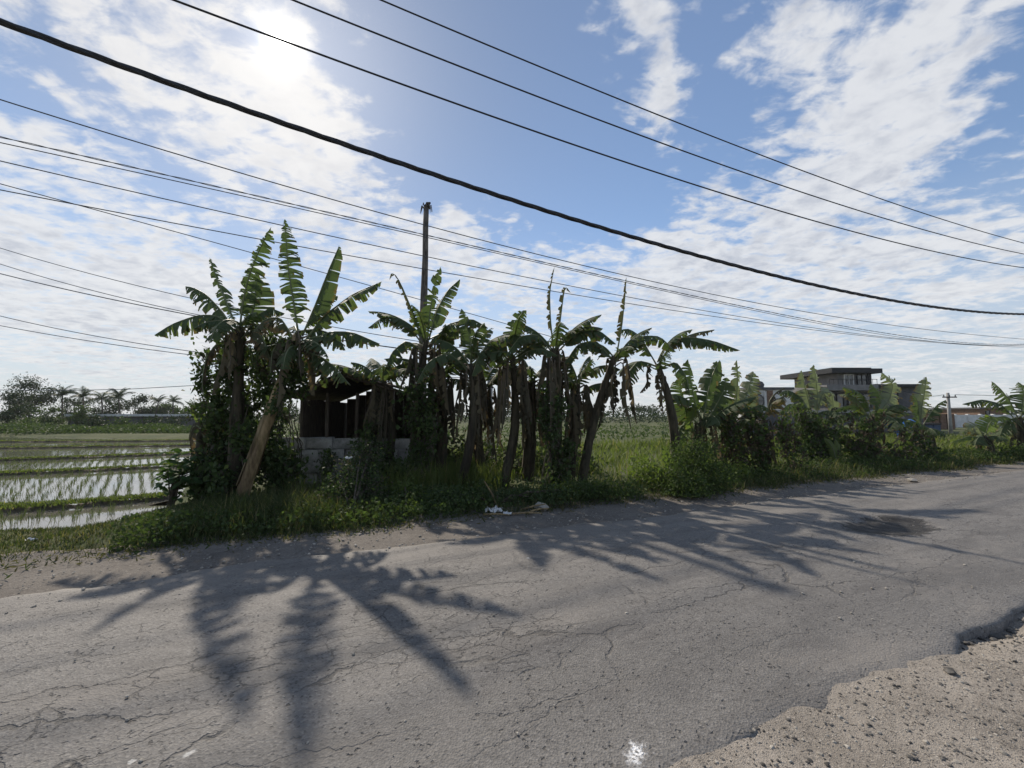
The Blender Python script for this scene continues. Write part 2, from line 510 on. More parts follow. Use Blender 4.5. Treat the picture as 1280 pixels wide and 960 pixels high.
# pits: small dark holes where stone has come out
pit = t.n('ShaderNodeTexVoronoi', {'Vector': t.vm('ADD', pos, t.vm('MULTIPLY', t.noise(pos, 30.0, 2.0, out='Color'), (0.05, 0.05, 0.0))), 'Scale': 30.0, 'Randomness': 1.0})
pitc = t.n('ShaderNodeSeparateColor', {0: pit.outputs['Color']}).outputs[1]
pitm = t.m('MULTIPLY', t.sstep(pit.outputs['Distance'], 0.34, 0.16), t.sstep(pitc, 0.55, 0.8))
pitm = t.m('MULTIPLY', pitm, t.sstep(t.noise(sp, 1.3, 4.0), 0.36, 0.55))
col = t.mix(t.m('MULTIPLY', pitm, 0.75), col, (0.035, 0.033, 0.031))
# cracks: long along-road ones and a map-crack net in the worn belt
cw = t.vm('MULTIPLY', t.vm('SUBTRACT', t.noise(sp, 3.5, 5.0, 0.6, out='Color'), (0.5, 0.5, 0.5)), (0.34, 0.30, 0.0))
cs_ = t.vm('MULTIPLY', t.vm('ADD', sp, cw), (0.42, 1.5, 1.0))
vc = t.n('ShaderNodeTexVoronoi', {'Vector': cs_, 'Scale': 1.15, 'Randomness': 1.0}, feature='DISTANCE_TO_EDGE')
cw2 = t.vm('MULTIPLY', t.vm('SUBTRACT', t.noise(sp, 7.0, 4.0, 0.6, out='Color'), (0.5, 0.5, 0.5)), (0.17, 0.17, 0.0))
vc2 = t.n('ShaderNodeTexVoronoi', {'Vector': t.vm('MULTIPLY', t.vm('ADD', sp, cw2), (1.4, 2.4, 1.0)), 'Scale': 1.6, 'Randomness': 1.0}, feature='DISTANCE_TO_EDGE')
belt = t.sstep(t.m('ABSOLUTE', t.m('SUBTRACT', p_, 3.15)), 1.5, 0.3)
breakup = t.sstep(t.noise(sp, 1.1, 5.0, 0.6), 0.40, 0.56)
cr1 = t.m('MULTIPLY', t.m('MULTIPLY', t.sstep(vc.outputs['Distance'], 0.011, 0.004), breakup), t.m('ADD', t.m('MULTIPLY', belt, 0.85), 0.1))
cr2 = t.m('MULTIPLY', t.m('MULTIPLY', t.sstep(vc2.outputs['Distance'], 0.014, 0.005), t.sstep(t.noise(sp, 0.8, 4.0), 0.52, 0.62)), belt)
vc3 = t.n('ShaderNodeTexVoronoi', {'Vector': t.vm('MULTIPLY', t.vm('ADD', sp, cw2), (1.6, 3.4, 1.0)), 'Scale': 2.4, 'Randomness': 1.0}, feature='DISTANCE_TO_EDGE')
cr3 = t.m('MULTIPLY', t.m('MULTIPLY', t.sstep(vc3.outputs['Distance'], 0.026, 0.008), t.sstep(t.noise(t.vm('ADD', sp, (5.0, 3.0, 0)), 0.9, 5.0, 0.65), 0.47, 0.6)), t.sstep(t.m('ABSOLUTE', t.m('SUBTRACT', p_, 3.6)), 1.9, 0.6))
crk = t.m('MAXIMUM', t.m('MAXIMUM', t.m('MULTIPLY', cr1, .85), t.m('MULTIPLY', cr2, 0.7)), t.m('MULTIPLY', cr3, 0.65))
col = t.mix(t.m('MULTIPLY', crk, 0.68), col, (0.022, 0.021, 0.02))
# the broken patch across the road, and the white paint splash
c_ = SP(G(1112, 659))
PATCH = c_
pm = blob_at(t, sp, c_, 0.95, 0.46, 0.1, 0.2, 0.6, 5.0)
col = t.mix(t.m('MULTIPLY', pm, 0.95), col, t.mix(t.sstep(med, .35, .7), (0.014, 0.013, 0.012), (0.06, 0.055, 0.05)))
c_ = SP(G(795, 942))
wm = blob_at(t, sp, c_, 0.10, 0.065, 0.6, 0.8, 0.16, 22.0)
wm = t.m('MULTIPLY', wm, t.sstep(t.noise(pos, 60.0, 4.0, 0.7), 0.36, 0.5))
col = t.mix(wm, col, (0.8, 0.8, 0.79))
for (uu, vv, r_) in ((236, 948, .035), (165, 958, .02), (660, 700, .03), (985, 915, .03)):
    wm2 = blob_at(t, sp, SP(G(uu, vv)), r_, r_ * .7, 0.4, 0.8, 0.06, 40.0)
    col = t.mix(t.m('MULTIPLY', wm2, 0.8), col, (0.55, 0.54, 0.51))
h = t.m('ADD', t.m('MULTIPLY', agg.outputs['Distance'], 0.55), t.m('MULTIPLY', fine, 0.5))
h = t.m('SUBTRACT', h, t.m('MULTIPLY', pitm, 2.2))
h = t.m('SUBTRACT', h, t.m('MULTIPLY', crk, 3.0))
h = t.m('ADD', h, t.m('MULTIPLY', med, 0.8))
h = t.m('ADD', h, t.m('MULTIPLY', t.m('MULTIPLY', pm, t.noise(pos, 22.0, 5.0, 0.7)), 5.0))
bm = t.n('ShaderNodeBump', {'Height': h, 'Strength': 0.62, 'Distance': 0.012})
pb = t.n('ShaderNodeBsdfPrincipled', {'Base Color': col, 'Roughness': 0.72, 'Specular IOR Level': 0.35, 'Normal': bm.outputs[0]})
t.set(out, 0, pb.outputs[0])
M_ASPH = m_


def stony(name, c1, c2, cst, csd, sc=42.0, dens=0.5, grass=None):
    m_, t, out = new_mat(name)
    pos, s_, p_, sp = road_coords(t)
    a = t.noise(sp, 1.2, 6.0, 0.65)
    col = t.mix(t.sstep(a, 0.3, 0.7), c1, c2)
    vo = t.n('ShaderNodeTexVoronoi', {'Vector': pos, 'Scale': sc, 'Randomness': 1.0})
    vs = t.n('ShaderNodeSeparateColor', {0: vo.outputs['Color']})
    st = t.m('MULTIPLY', t.sstep(vo.outputs['Distance'], 0.52, 0.38), t.sstep(vs.outputs[0], 1 - dens, 1 - dens + .1))
    col = t.mix(st, col, t.mix(vs.outputs[1], csd, cst))
    vo2 = t.n('ShaderNodeTexVoronoi', {'Vector': pos, 'Scale': sc * 2.6, 'Randomness': 1.0})
    vs2 = t.n('ShaderNodeSeparateColor', {0: vo2.outputs['Color']})
    col = t.mix(t.m('MULTIPLY', t.sstep(vs2.outputs[0], 0.55, 0.8), 0.55), col, t.mix(vs2.outputs[1], csd, cst))
    mottle = t.noise(pos, 14.0, 6.0, 0.7)
    col = t.mix(t.m('MULTIPLY', t.sstep(mottle, 0.5, 0.72), 0.5), col, csd)
    if grass is not None:
        col = t.mix(t.m('MULTIPLY', t.sstep(t.noise(sp, 2.3, 5.0, 0.7), 0.5, 0.6), 0.75), col, grass)
    h = t.m('ADD', t.m('MULTIPLY', st, 0.8), t.m('MULTIPLY', mottle, 1.2))
    h = t.m('ADD', h, t.m('MULTIPLY', vo2.outputs['Distance'], 0.5))
    bm = t.n('ShaderNodeBump', {'Height': h, 'Strength': 0.7, 'Distance': 0.011})
    pb = t.n('ShaderNodeBsdfPrincipled', {'Base Color': col, 'Roughness': 0.93, 'Specular IOR Level': 0.2, 'Normal': bm.outputs[0]})
    t.set(out, 0, pb.outputs[0])
    return m_


M_GRAVEL = stony('pale_gravel', (0.225, 0.198, 0.165), (0.35, 0.31, 0.262), (0.46, 0.415, 0.355), (0.065, 0.057, 0.049), 72.0, 0.4)
M_DIRT = stony('verge_dirt', (0.125, 0.11, 0.094), (0.19, 0.17, 0.146), (0.28, 0.255, 0.225), (0.075, 0.066, 0.057), 34.0, 0.3)
m_, t, out = new_mat('field_ground')
pos = t.n('ShaderNodeTexCoord').outputs['Object']
g1 = t.noise(pos, 0.35, 6.0, 0.65)
g2 = t.noise(pos, 3.5, 6.0, 0.7)
col = t.mix(t.sstep(g1, 0.35, 0.65), (0.06, 0.078, 0.034), (0.10, 0.108, 0.05))
col = t.mix(t.m('MULTIPLY', t.sstep(g2, 0.5, 0.7), 0.6), col, (0.15, 0.12, 0.075))
bm = t.n('ShaderNodeBump', {'Height': g2, 'Strength': 0.8, 'Distance': 0.06})
pb = t.n('ShaderNodeBsdfPrincipled', {'Base Color': col, 'Roughness': 0.95, 'Specular IOR Level': 0.1, 'Normal': bm.outputs[0]})
t.set(out, 0, pb.outputs[0])
M_GROUND = m_

# ------------------------------------------------------------------ the setting: ground, road, verges
# smooth value noise for geometry
_tab = rng.random((64, 64))


def vnoise(x, y):
    x = np.asarray(x, float)
    y = np.asarray(y, float)
    xi = np.floor(x).astype(int)
    yi = np.floor(y).astype(int)
    fx, fy = x - xi, y - yi
    fx = fx * fx * (3 - 2 * fx)
    fy = fy * fy * (3 - 2 * fy)
    a = _tab[xi % 64, yi % 64]
    b = _tab[(xi + 1) % 64, yi % 64]
    c = _tab[xi % 64, (yi + 1) % 64]
    d = _tab[(xi + 1) % 64, (yi + 1) % 64]
    return (a * (1 - fx) + b * fx) * (1 - fy) + (c * (1 - fx) + d * fx) * fy


def fbm(x, y, o=4):
    s, a = 0, 0.5
    for i in range(o):
        s = s + a * (vnoise(x * 2 ** i + 7.3 * i, y * 2 ** i + 3.1 * i) - 0.5)
        a *= 0.5
    return s


ZW = -0.42                                         # paddy water level
# paddy: convex region; (a point on the edge, outward normal) for each side
_fr0, _fr1, _fr2 = G(0, 661, ZW)[:2], G(112, 657, ZW)[:2], G(196, 631, ZW)[:2]
_rt = G(246, 549, ZW)[:2]
_far = G(120, 548.5, ZW)[:2]


def _edge(a, b, inside):
    d = (b - a) / np.linalg.norm(b - a)
    n_ = np.array([d[1], -d[0]])
    if np.dot(inside - a, n_) > 0:
        n_ = -n_
    return a, n_


_in = G(80, 600, ZW)[:2]
PAD = [_edge(_fr0, _fr1, _in), _edge(_fr1, _fr2, _in), _edge(_fr2, _rt, _in), (_far, np.array([0.25, 0.97]) / np.linalg.norm([.25, .97])),
       (np.array([-75.0, 0]), np.array([-1.0, 0]))]


def pad_dist(x, y):
    d = None
    for a, n_ in PAD:
        e = (x - a[0]) * n_[0] + (y - a[1]) * n_[1]
        d = e if d is None else np.maximum(d, e)
    return d


def smooth(x, lo, hi):
    t_ = np.clip((x - lo) / (hi - lo), 0, 1)
    return t_ * t_ * (3 - 2 * t_)


def ground_h(x, y):
    x = np.asarray(x, float)
    y = np.asarray(y, float)
    p = x * N[0] + y * N[1]
    h = -0.10 + 0.0 * p
    h = h + 0.16 * smooth(p, 6.3, 7.6) * (1 - 0.6 * smooth(p, 9, 14)) + 0.06 * fbm(x * .6, y * .6) * smooth(p, 6.5, 9)
    # the low bare corner at the paddy
    lowleft = smooth(-(x + 5.6), 0, 1.2) * smooth(p, 6.4, 8)
    h = h - 0.16 * lowleft
    d = pad_dist(x, y)
    h = h + (np.minimum(h, -0.37) - h) * smooth(-d, -1.7, -0.5)
    h = h + (-0.75 - h) * smooth(-d, -0.55, 0.25)
    return h


def axis(lo, hi, fine_lo, fine_hi, step):
    a = list(np.arange(fine_lo, fine_hi, step))
    st = step
    v = a[-1]
    while v < hi:
        st *= 1.22
        v += st
        a.append(v)
    st = step
    v = a[0]
    while v > lo:
        st *= 1.22
        v -= st
        a.insert(0, v)
    return np.array(a)


gx = axis(-1500, 1500, -20, 24, 0.25)
gy = axis(-1500, 1500, -3, 30, 0.25)
X, Y = np.meshgrid(gx, gy, indexing='ij')
Z = ground_h(X, Y)
Pm = X * N[0] + Y * N[1]
Z = np.where((Pm > -5.5) & (Pm < 6.6), np.minimum(Z, -0.16), Z)


def grid_quads(nx, ny):
    i, j = np.meshgrid(np.arange(nx - 1), np.arange(ny - 1), indexing='ij')
    a = (i * ny + j).ravel()
    return np.stack([a, a + ny, a + ny + 1, a + 1], 1)


tag(np_mesh('ground', np.stack([X.ravel(), Y.ravel(), Z.ravel()], 1), grid_quads(*X.shape), M_GROUND, smooth=True), kind='structure')

# near edge of the asphalt traced on the ground
edge_px = [(890, 960), (935, 925), (985, 905), (1015, 890), (1060, 868), (1100, 847), (1145, 836), (1178, 822), (1197, 810), (1204, 792), (1222, 783), (1240, 775), (1280, 760)]
es, ep = zip(*[SP(G(*e)) for e in edge_px])
es, ep = np.array(es), np.array(ep)
_o = np.argsort(es)
es, ep = es[_o], ep[_o]


def near_edge(s):
    s = np.asarray(s, float)
    base = np.interp(s, es, ep)
    return base + 0.10 * fbm(s * 3.1, s * 0 + 4.2, 4) + 0.05 * fbm(s * 11, s * 0 + 9, 3)


def far_edge(s):
    s = np.asarray(s, float)
    return 5.42 + 0.55 * fbm(s * 0.55, s * 0 + 1.7, 4) + 0.14 * fbm(s * 4.0, s * 0 + 2.2, 3) - 0.5 * np.exp(-((s + 4.6) / 1.3) ** 2)


sa = axis(-60, 900, -8, 16, 0.055)
K = 90
tt = np.linspace(0, 1, K)
S, T = np.meshgrid(sa, tt, indexing='ij')
ne, fe = near_edge(S), far_edge(S)
P = ne + (fe - ne) * T
edge_d = np.minimum(P - ne, fe - P)
Zr = 0.03 * np.sin(np.pi * T) + 0.02 * fbm(S * .8, P * .8, 4) + 0.006 * fbm(S * 6, P * 6, 3)
Zr = Zr - 0.024 * (1 - smooth(edge_d, 0, 0.12)) * (0.4 + vnoise(S * 5, P * 5))
dp = np.hypot((S - PATCH[0]) / 0.85, (P - PATCH[1]) / 0.42) + 0.5 * fbm(S * 3, P * 3, 4)
Zr = Zr - 0.045 * (1 - smooth(dp, 0.75, 1.0)) + 0.05 * (1 - smooth(dp, 0.6, 1.0)) * (fbm(S * 9, P * 9, 3) + .1)
x_, y_ = XY(S, P)
# skirts so that the broken edges have depth
top = np.stack([x_, y_, Zr], -1)
lo_n = top[:, :1].copy()
lo_n[..., 2] = -0.2
lo_f = top[:, -1:].copy()
lo_f[..., 2] = -0.2
allv = np.concatenate([lo_n, top, lo_f], 1)
tag(np_mesh('road', allv.reshape(-1, 3), grid_quads(len(sa), K + 2), M_ASPH, smooth=False), kind='structure')

# near gravel shoulder
pa = np.linspace(0, 1, 60)
S2, T2 = np.meshgrid(axis(-60, 900, -6, 14, 0.09), pa, indexing='ij')
P2 = (near_edge(S2) + 0.12) * T2 + (-8.0) * (1 - T2)
P2 = -8.0 + (near_edge(S2) + 0.12 + 8.0) * (T2 ** 0.5)
dn = near_edge(S2) - P2
Z2 = -0.028 + 0.03 * fbm(S2 * 1.3, P2 * 1.3, 4) + 0.02 * fbm(S2 * 8, P2 * 8, 3)
Z2 = Z2 + 0.02 * np.exp(-(dn / 0.5) ** 2)
dip = np.exp(-((S2 - SP(G(1250, 782))[0]) / 0.6) ** 2) * np.exp(-(dn / 0.13) ** 2)
Z2 = Z2 - 0.11 * dip
x_, y_ = XY(S2, P2)
tag(np_mesh('gravel_shoulder', np.stack([x_, y_, Z2], -1).reshape(-1, 3), grid_quads(*S2.shape), M_GRAVEL, smooth=True), kind='structure')

# dirt verge on the far side
S3, T3 = np.meshgrid(axis(-60, 900, -12, 24, 0.12), np.linspace(0, 1, 26), indexing='ij')
P3 = 4.95 + (6.95 + 0.5 * fbm(S3 * .5, S3 * 0 + 8, 3) + 3.2 * smooth(-S3, 4.4, 5.6) - 4.95) * T3
x_, y_ = XY(S3, P3)
Z3 = -0.045 + 0.045 * fbm(S3 * 1.1, P3 * 1.1, 4) + 0.015 * fbm(S3 * 7, P3 * 7, 3)
Z3 = np.maximum(np.maximum(Z3, -0.09), ground_h(x_, y_) + 0.012)
Z3 = np.where(T3 > 0.999, -0.25, Z3)
tag(np_mesh('dirt_verge', np.stack([x_, y_, Z3], -1).reshape(-1, 3), grid_quads(*S3.shape), M_DIRT, smooth=True), kind='structure')

# paddy water: one sheet inside the paddy region
wp = []
for px_, py_ in ((-4, 0), (0, 0)):
    pass
lx = np.linspace(-80, -3, 60)
ly = np.linspace(5, 50, 60)
XX, YY = np.meshgrid(lx, ly, indexing='ij')
qd = grid_quads(60, 60)
cen = np.stack([XX.ravel(), YY.ravel()], 1)[qd].mean(1)
keep = pad_dist(cen[:, 0], cen[:, 1]) < 0.6
tag(np_mesh('paddy_water', np.stack([XX.ravel(), YY.ravel(), np.full(XX.size, ZW)], 1), qd[keep], M_WATER), kind='structure')

# bunds between the paddies
bund_px = [((-60, 640), (80, 632), (212, 621)), ((-60, 595), (110, 588), (250, 580)), ((-60, 577), (110, 571.5), (255, 566)),
           ((-60, 561), (110, 558.5), (260, 556)), ((-60, 552.5), (110, 551.5), (260, 550.5))]
BUNDS = []
for bi, tri in enumerate(bund_px):
    q3 = [G(a, b, ZW + 0.05)[:2] for a, b in tri]
    n_ = 60
    tz = np.linspace(0, 1, n_)
    cl = np.stack([np.interp(tz, [0, .5, 1], [q_[k] for q_ in q3]) for k in (0, 1)], 1)
    cl[:, 1] += 0.18 * np.array([fbm(z_ * 9 + bi * 5, 2.0 + bi) for z_ in tz])
    BUNDS.append(cl)
    d_ = np.gradient(cl, axis=0)
    d_ /= np.linalg.norm(d_, axis=1)[:, None]
    nn = np.stack([-d_[:, 1], d_[:, 0]], 1)
    prof = [(-.26, -.12), (-.16, .03), (-.07, .075), (.07, .075), (.16, .03), (.26, -.12)]
    vs = np.array([[(*(cl[i] + nn[i] * a), ZW + b + (0.05 * random.uniform(-1, 1) if b > 0 else 0)) for a, b in prof] for i in range(n_)])
    tag(np_mesh('paddy_bund', vs.reshape(-1, 3), grid_quads(n_, 6), M_EARTH, smooth=True), kind='structure')

# ------------------------------------------------------------------ foliage generators


def blades(base, h, w_, lean=0.5, az_=None, curl=0.6):
    """grass blades: arrays of (n,3) bases, heights, widths -> verts, quads (2 quads per blade)"""
    n_ = len(base)
    az_ = rng.random(n_) * 2 * np.pi if az_ is None else az_
    ln = lean * (0.3 + rng.random(n_))
    dx_, dy_ = np.cos(az_), np.sin(az_)
    sx, sy = -dy_, dx_
    rows = []
    for (k, wk) in ((0.0, 1.0), (0.55, 0.8), (1.0, 0.12)):
        off = h * ln * (k ** 1.7)
        zz = h * (k - curl * ln * k ** 2.4 * 0.6)
        c = base + np.stack([dx_ * off, dy_ * off, zz], 1)
        hw = (w_ * wk / 2)[:, None]
        sd = np.stack([sx, sy, np.zeros(n_)], 1)
        rows += [c - sd * hw, c + sd * hw]
    v = np.stack(rows, 1).reshape(-1, 3)
    b0 = (np.arange(n_) * 6)[:, None]
    qd_ = np.concatenate([b0 + np.array([0, 1, 3, 2]), b0 + np.array([2, 3, 5, 4])], 0)
    return v, qd_


def leafcloud(cen, size, asp=0.55, down=0.3, dirs=None):
    """rhombic folded leaves at centres"""
    n_ = len(cen)
    d_ = rng.normal(size=(n_, 3))
    if dirs is not None:
        d_ = d_ * 0.7 + dirs
    d_[:, 2] -= down
    d_ /= np.linalg.norm(d_, axis=1)[:, None]
    r_ = rng.normal(size=(n_, 3))
    s_ = np.cross(d_, r_)
    s_ /= np.linalg.norm(s_, axis=1)[:, None] + 1e-9
    nn = np.cross(d_, s_)
    L_ = (size * (0.6 + 0.8 * rng.random(n_)))[:, None]
    W_ = L_ * asp
    a = cen - d_ * L_ * .5
    b = cen + s_ * W_ * .5 + nn * W_ * .12 - d_ * L_ * .05
    c = cen + d_ * L_ * .5
    e = cen - s_ * W_ * .5 + nn * W_ * .12 - d_ * L_ * .05
    v = np.stack([a, b, c, e], 1).reshape(-1, 3)
    q_ = (np.arange(n_) * 4)[:, None] + np.array([0, 1, 2, 3])
    # fold along a-c: two triangles
    t_ = np.concatenate([q_[:, [0, 1, 2]], q_[:, [0, 2, 3]]], 0)
    return v, t_


def in_ellipsoids(ells, n_, shell=0.55):
    """points in a list of (centre, radii); biased outwards, with clumps"""
    vol = np.array([r[0] * r[1] * r[2] for c, r in ells]) ** 0.75
    pick = rng.choice(len(ells), n_, p=vol / vol.sum())
    d_ = rng.normal(size=(n_, 3))
    d_ /= np.linalg.norm(d_, axis=1)[:, None]
    rr = (shell + (1 - shell) * rng.random(n_)) * (0.88 + 0.25 * rng.random(n_))
    rr = np.where(rng.random(n_) < 0.25, rr * rng.random(n_), rr)
    c_ = np.array([e[0] for e in ells])[pick]
    r_ = np.array([e[1] for e in ells])[pick]
    return c_ + d_ * r_ * rr[:, None]


def clumpy(n_, ells, clump, per, shell=0.6):
    k = max(1, n_ // per)
    c_ = in_ellipsoids(ells, k, shell)
    off = rng.normal(size=(k, per, 3)) * clump * (0.5 + rng.random((k, 1, 1)))
    return (c_[:, None, :] + off).reshape(-1, 3)


def banana_leaf(mid, W, parent, mat, seed, normal=None, droop=(0.5, 0.5), tear=0.5, lobes=15, rib=0.011, s0=0.14, ribmat=None, ragged=0.15, name='leaf', midrib=True, ribn=5, ws=(1.0, 1.0)):
    """one torn banana leaf along a 3-D midrib polyline"""
    rd = random.Random(seed)
    mid = np.array(mid, float)
    seg = np.r_[0, np.cumsum(np.linalg.norm(np.diff(mid, axis=0), axis=1))]
    L = seg[-1]
    kk = 25
    ss = np.linspace(0, 1, kk)
    M = np.stack([np.interp(ss * L, seg, mid[:, k]) for k in range(3)], 1)
    for _ in range(3):
        M[1:-1] = M[1:-1] * .5 + (M[:-2] + M[2:]) * .25

    def at(s):
        return np.array([np.interp(s, ss, M[:, k]) for k in range(3)])

    def frame(s):
        tg = at(min(1, s + .03)) - at(max(0, s - .03))
        tg /= np.linalg.norm(tg) + 1e-9
        nn = np.array([0, 0, 1.0]) if normal is None else np.array(normal, float)
        nn = nn - tg * np.dot(nn, tg)
        if np.linalg.norm(nn) < 0.25:
            nn = nn + np.array([0.0, -1.0, 0.1]) - tg * np.dot([0.0, -1.0, 0.1], tg)
        nn /= np.linalg.norm(nn) + 1e-9
        return tg, nn, np.cross(tg, nn)
    mb = MB()
    for sg in (-1, 1):
        dr = droop[0] if sg < 0 else droop[1]
        s = s0
        while s < 0.985:
            ds = (1 - s0) / lobes * (rd.uniform(0.3, .9) if rd.random() < .75 else rd.uniform(.9, 2.2))
            e = min(1.0, s + ds)
            dphi = rd.gauss(0, 0.24) * tear
            sw = rd.gauss(0.25, 0.18 * tear + .02)
            full = rd.random() > ragged
            lenf = rd.uniform(.88, 1.05) if full else rd.uniform(0.25, 0.75)
            lenf *= ws[0 if sg < 0 else 1]
            grav = tear * max(.05, rd.gauss(.30, .16))
            gap = tear * (rd.uniform(0.0, 0.10) if rd.random() < .6 else rd.uniform(.1, .34))
            vs, uvs = [], []
            for (r, gsh) in ((0.0, 0.0), (0.45, 0.03), (0.8, 0.5), (1.0, 1.15)):
                for (a, o_) in ((s, e), (e, s)):
                    sx = a + (o_ - a) * gap * gsh
                    u_ = (sx - s0) / (1 - s0)
                    wd = W * min(1, (u_ + .02) / .22) ** .65 * max(0.0, 1 - max(0, u_) ** 3.2) ** .75
                    tg, nn, sd = frame(sx)
                    ph = (dr + dphi * r) * (0.55 + 0.45 * r)
                    rr = r * wd * lenf
                    ptv = at(sx) + sd * sg * math.cos(ph) * rr - nn * math.sin(ph) * rr + tg * sw * rr
                    ptv[2] -= grav * (r ** 1.6) * wd * lenf
                    vs.append(ptv)
                    uvs.append((u_ * L, r * (1 if full else 1.15)))
            fs = [(0, 1, 3, 2), (2, 3, 5, 4), (4, 5, 7, 6)]
            if sg > 0:
                fs = [f[::-1] for f in fs]
            mb.add(vs, fs, uvs)
            s = e
    o = mb.build(name, mat, parent)
    mm = MB()
    mm.tube(M[::2], np.linspace(rib * 1.9, rib * .3, len(M[::2])), ribn)
    if midrib:
        r_ = mm.build('midrib', ribmat or M_RIB, None, smooth=True)
        r_.parent = o
        for v in r_.data.vertices:
            v.co = v.co - Vector(parent.location)
    return o


def arc(base, az_, el0, el1, L, n_=9, bend=1.3):
    """midrib that leaves at elevation el0 and bends down to el1"""
    pts = [np.array(base, float)]
    for i in range(n_):
        k = ((i + .5) / n_) ** bend
        e_ = el0 + (el1 - el0) * k
        d_ = np.array([math.cos(e_) * math.cos(az_), math.cos(e_) * math.sin(az_), math.sin(e_)])
        pts.append(pts[-1] + d_ * L / n_)
    return pts


def stem(parent, base, top, r0, r1, mat, bend=0.05, seed=0, name='pseudostem'):
    rd = random.Random(seed)
    base, top = np.array(base, float), np.array(top, float)
    n_ = 12
    pts, rads = [], []
    bx_, by_ = rd.uniform(-bend, bend), rd.uniform(-bend, bend)
    for i in range(n_ + 1):
        k = i / n_
        p_ = base + (top - base) * k
        p_[0] += bx_ * math.sin(k * math.pi)
        p_[1] += by_ * math.sin(k * math.pi)
        pts.append(p_)
        rads.append((r0 + (r1 - r0) * k ** .8) * rd.uniform(.93, 1.08))
    pts[0] = pts[0] - np.array([0, 0, .15])
    mb = MB()
    mb.tube(pts, rads, 11, wob=0.07)
    # sheath layers: long overlapping strips standing proud of the stem
    for k in range(9):
        a = rd.uniform(0, 6.28)
        k0 = rd.uniform(0, .55)
        k1 = min(1, k0 + rd.uniform(.25, .45))
        vs, uvs = [], []
        for j in range(6):
            kk = k0 + (k1 - k0) * j / 5
            i0 = min(n_ - 1, int(kk * n_))
            c_ = np.array(pts[i0]) + (np.array(pts[i0 + 1]) - np.array(pts[i0])) * (kk * n_ - i0)
            rr = (r0 + (r1 - r0) * kk ** .8) * (1.10 + .10 * (j == 5) + 0.02 * k % 3)
            hw = (0.75 if j < 4 else .75 - .28 * (j - 3)) * rd.uniform(.8, 1.1)
            for m in (-1, 0, 1):
                vs.append((c_[0] + math.cos(a + m * hw) * rr * (1.05 if m == 0 else .98), c_[1] + math.sin(a + m * hw) * rr * (1.05 if m == 0 else .98), c_[2]))
                uvs.append((m, kk))
        fs = []
        for j in range(5):
            fs += [(j * 3, j * 3 + 1, j * 3 + 4, j * 3 + 3), (j * 3 + 1, j * 3 + 2, j * 3 + 5, j * 3 + 4)]
        mb.add(vs, fs, uvs)
    return mb.build(name, mat, parent, smooth=True)


def dead_hang(parent, top, n_, L, seed, spread=0.16, mat=None):
    rd = random.Random(seed)
    for i in range(n_):
        a = rd.uniform(0, 6.28)
        l_ = L * rd.uniform(.65, 1.15)
        b = np.array(top) + np.array([math.cos(a) * .06, math.sin(a) * .06, rd.uniform(-.25, .12)])
        o1 = spread * rd.uniform(.6, 1.6)
        pts = [b, b + np.array([math.cos(a) * o1, math.sin(a) * o1, .10])]
        p_ = pts[-1]
        for k in range(6):
            p_ = p_ + np.array([math.cos(a) * o1 * .12 + rd.gauss(0, .025), math.sin(a) * o1 * .12 + rd.gauss(0, .025), -l_ / 6])
            pts.append(p_)
        banana_leaf(pts, rd.uniform(.09, .17), parent, mat or (M_DEADTAN if rd.random() < .3 else M_DEAD), seed * 31 + i, normal=(math.cos(a), math.sin(a), .2),
                    droop=(rd.uniform(.7, 1.25), rd.uniform(.7, 1.25)), tear=1.0, lobes=11, rib=.009, ribmat=M_RIBDEAD, ragged=.35, name='dead_leaf', ribn=4)


_bend = random.Random(99)


def banana(label, bpx, crown_px, leaves, n_rand=5, rl=1.5, rw=.24, seed=1, r0=.13, r1=.075, mat=None, dead=4, deadL=1.0, stem_mat=None,
           group='banana plants along the road verge', tear=.6, z0=None, rand_el=(.5, 1.25), ddepth=0.0, az0=0.0, avoid=None):
    rd = random.Random(seed)
    b = G(*bpx)
    b[2] = float(ground_h(b[0], b[1])) if z0 is None else z0
    Yd = b[1]
    c = PX(*crown_px, Yd + ddepth)
    root = thing('banana_plant', label, 'banana plant', b, group)
    kf = 1.0 if stem_mat else _bend.uniform(.72, 1.2)
    stem(root, b, c, r0 * kf, r1 * kf, stem_mat or M_STEM, bend=.06 if stem_mat else .2, seed=seed)
    for i, lf in enumerate(leaves):
        pts, W = lf['p'], lf['w']
        dd = lf.get('d', 0.0)
        k = len(pts)
        q3 = [PX(u, v, Yd + ddepth + dd * (j / (k - 1)) ** 1.2) for j, (u, v) in enumerate(pts)]
        banana_leaf(q3, W, root, lf.get('m', mat or M_LEAF), seed * 100 + i, normal=lf.get('n'), droop=lf.get('dr', (.5, .5)),
                    tear=lf.get('t', tear), lobes=lf.get('lb', 17), ragged=lf.get('r', .14), s0=lf.get('s0', .14), ws=lf.get('ws', (rd.uniform(.8, 1.05), rd.uniform(.8, 1.05))))
    for i in range(n_rand):
        a = az0 + i * 2.4 + rd.uniform(-.3, .3)
        if avoid and avoid[0] < (a % 6.283) < avoid[1]:
            a += 1.6
        e0 = rd.uniform(*rand_el)
        pts = arc(c + np.array([0, 0, rd.uniform(-.3, .05)]), a, e0, e0 - rd.uniform(.7, 1.7), rl * rd.uniform(.7, 1.1))
        banana_leaf(pts, rw * rd.uniform(.8, 1.15), root, mat or M_LEAF, seed * 77 + i, droop=(rd.uniform(.3, 1.0), rd.uniform(.3, 1.0)), tear=tear * rd.uniform(.7, 1.4), lobes=15)
    if dead:
        dead_hang(root, c - np.array([0, 0, .15]), dead, deadL, seed + 500)
    return root


CAMN = (0.15, -1, 0.1)
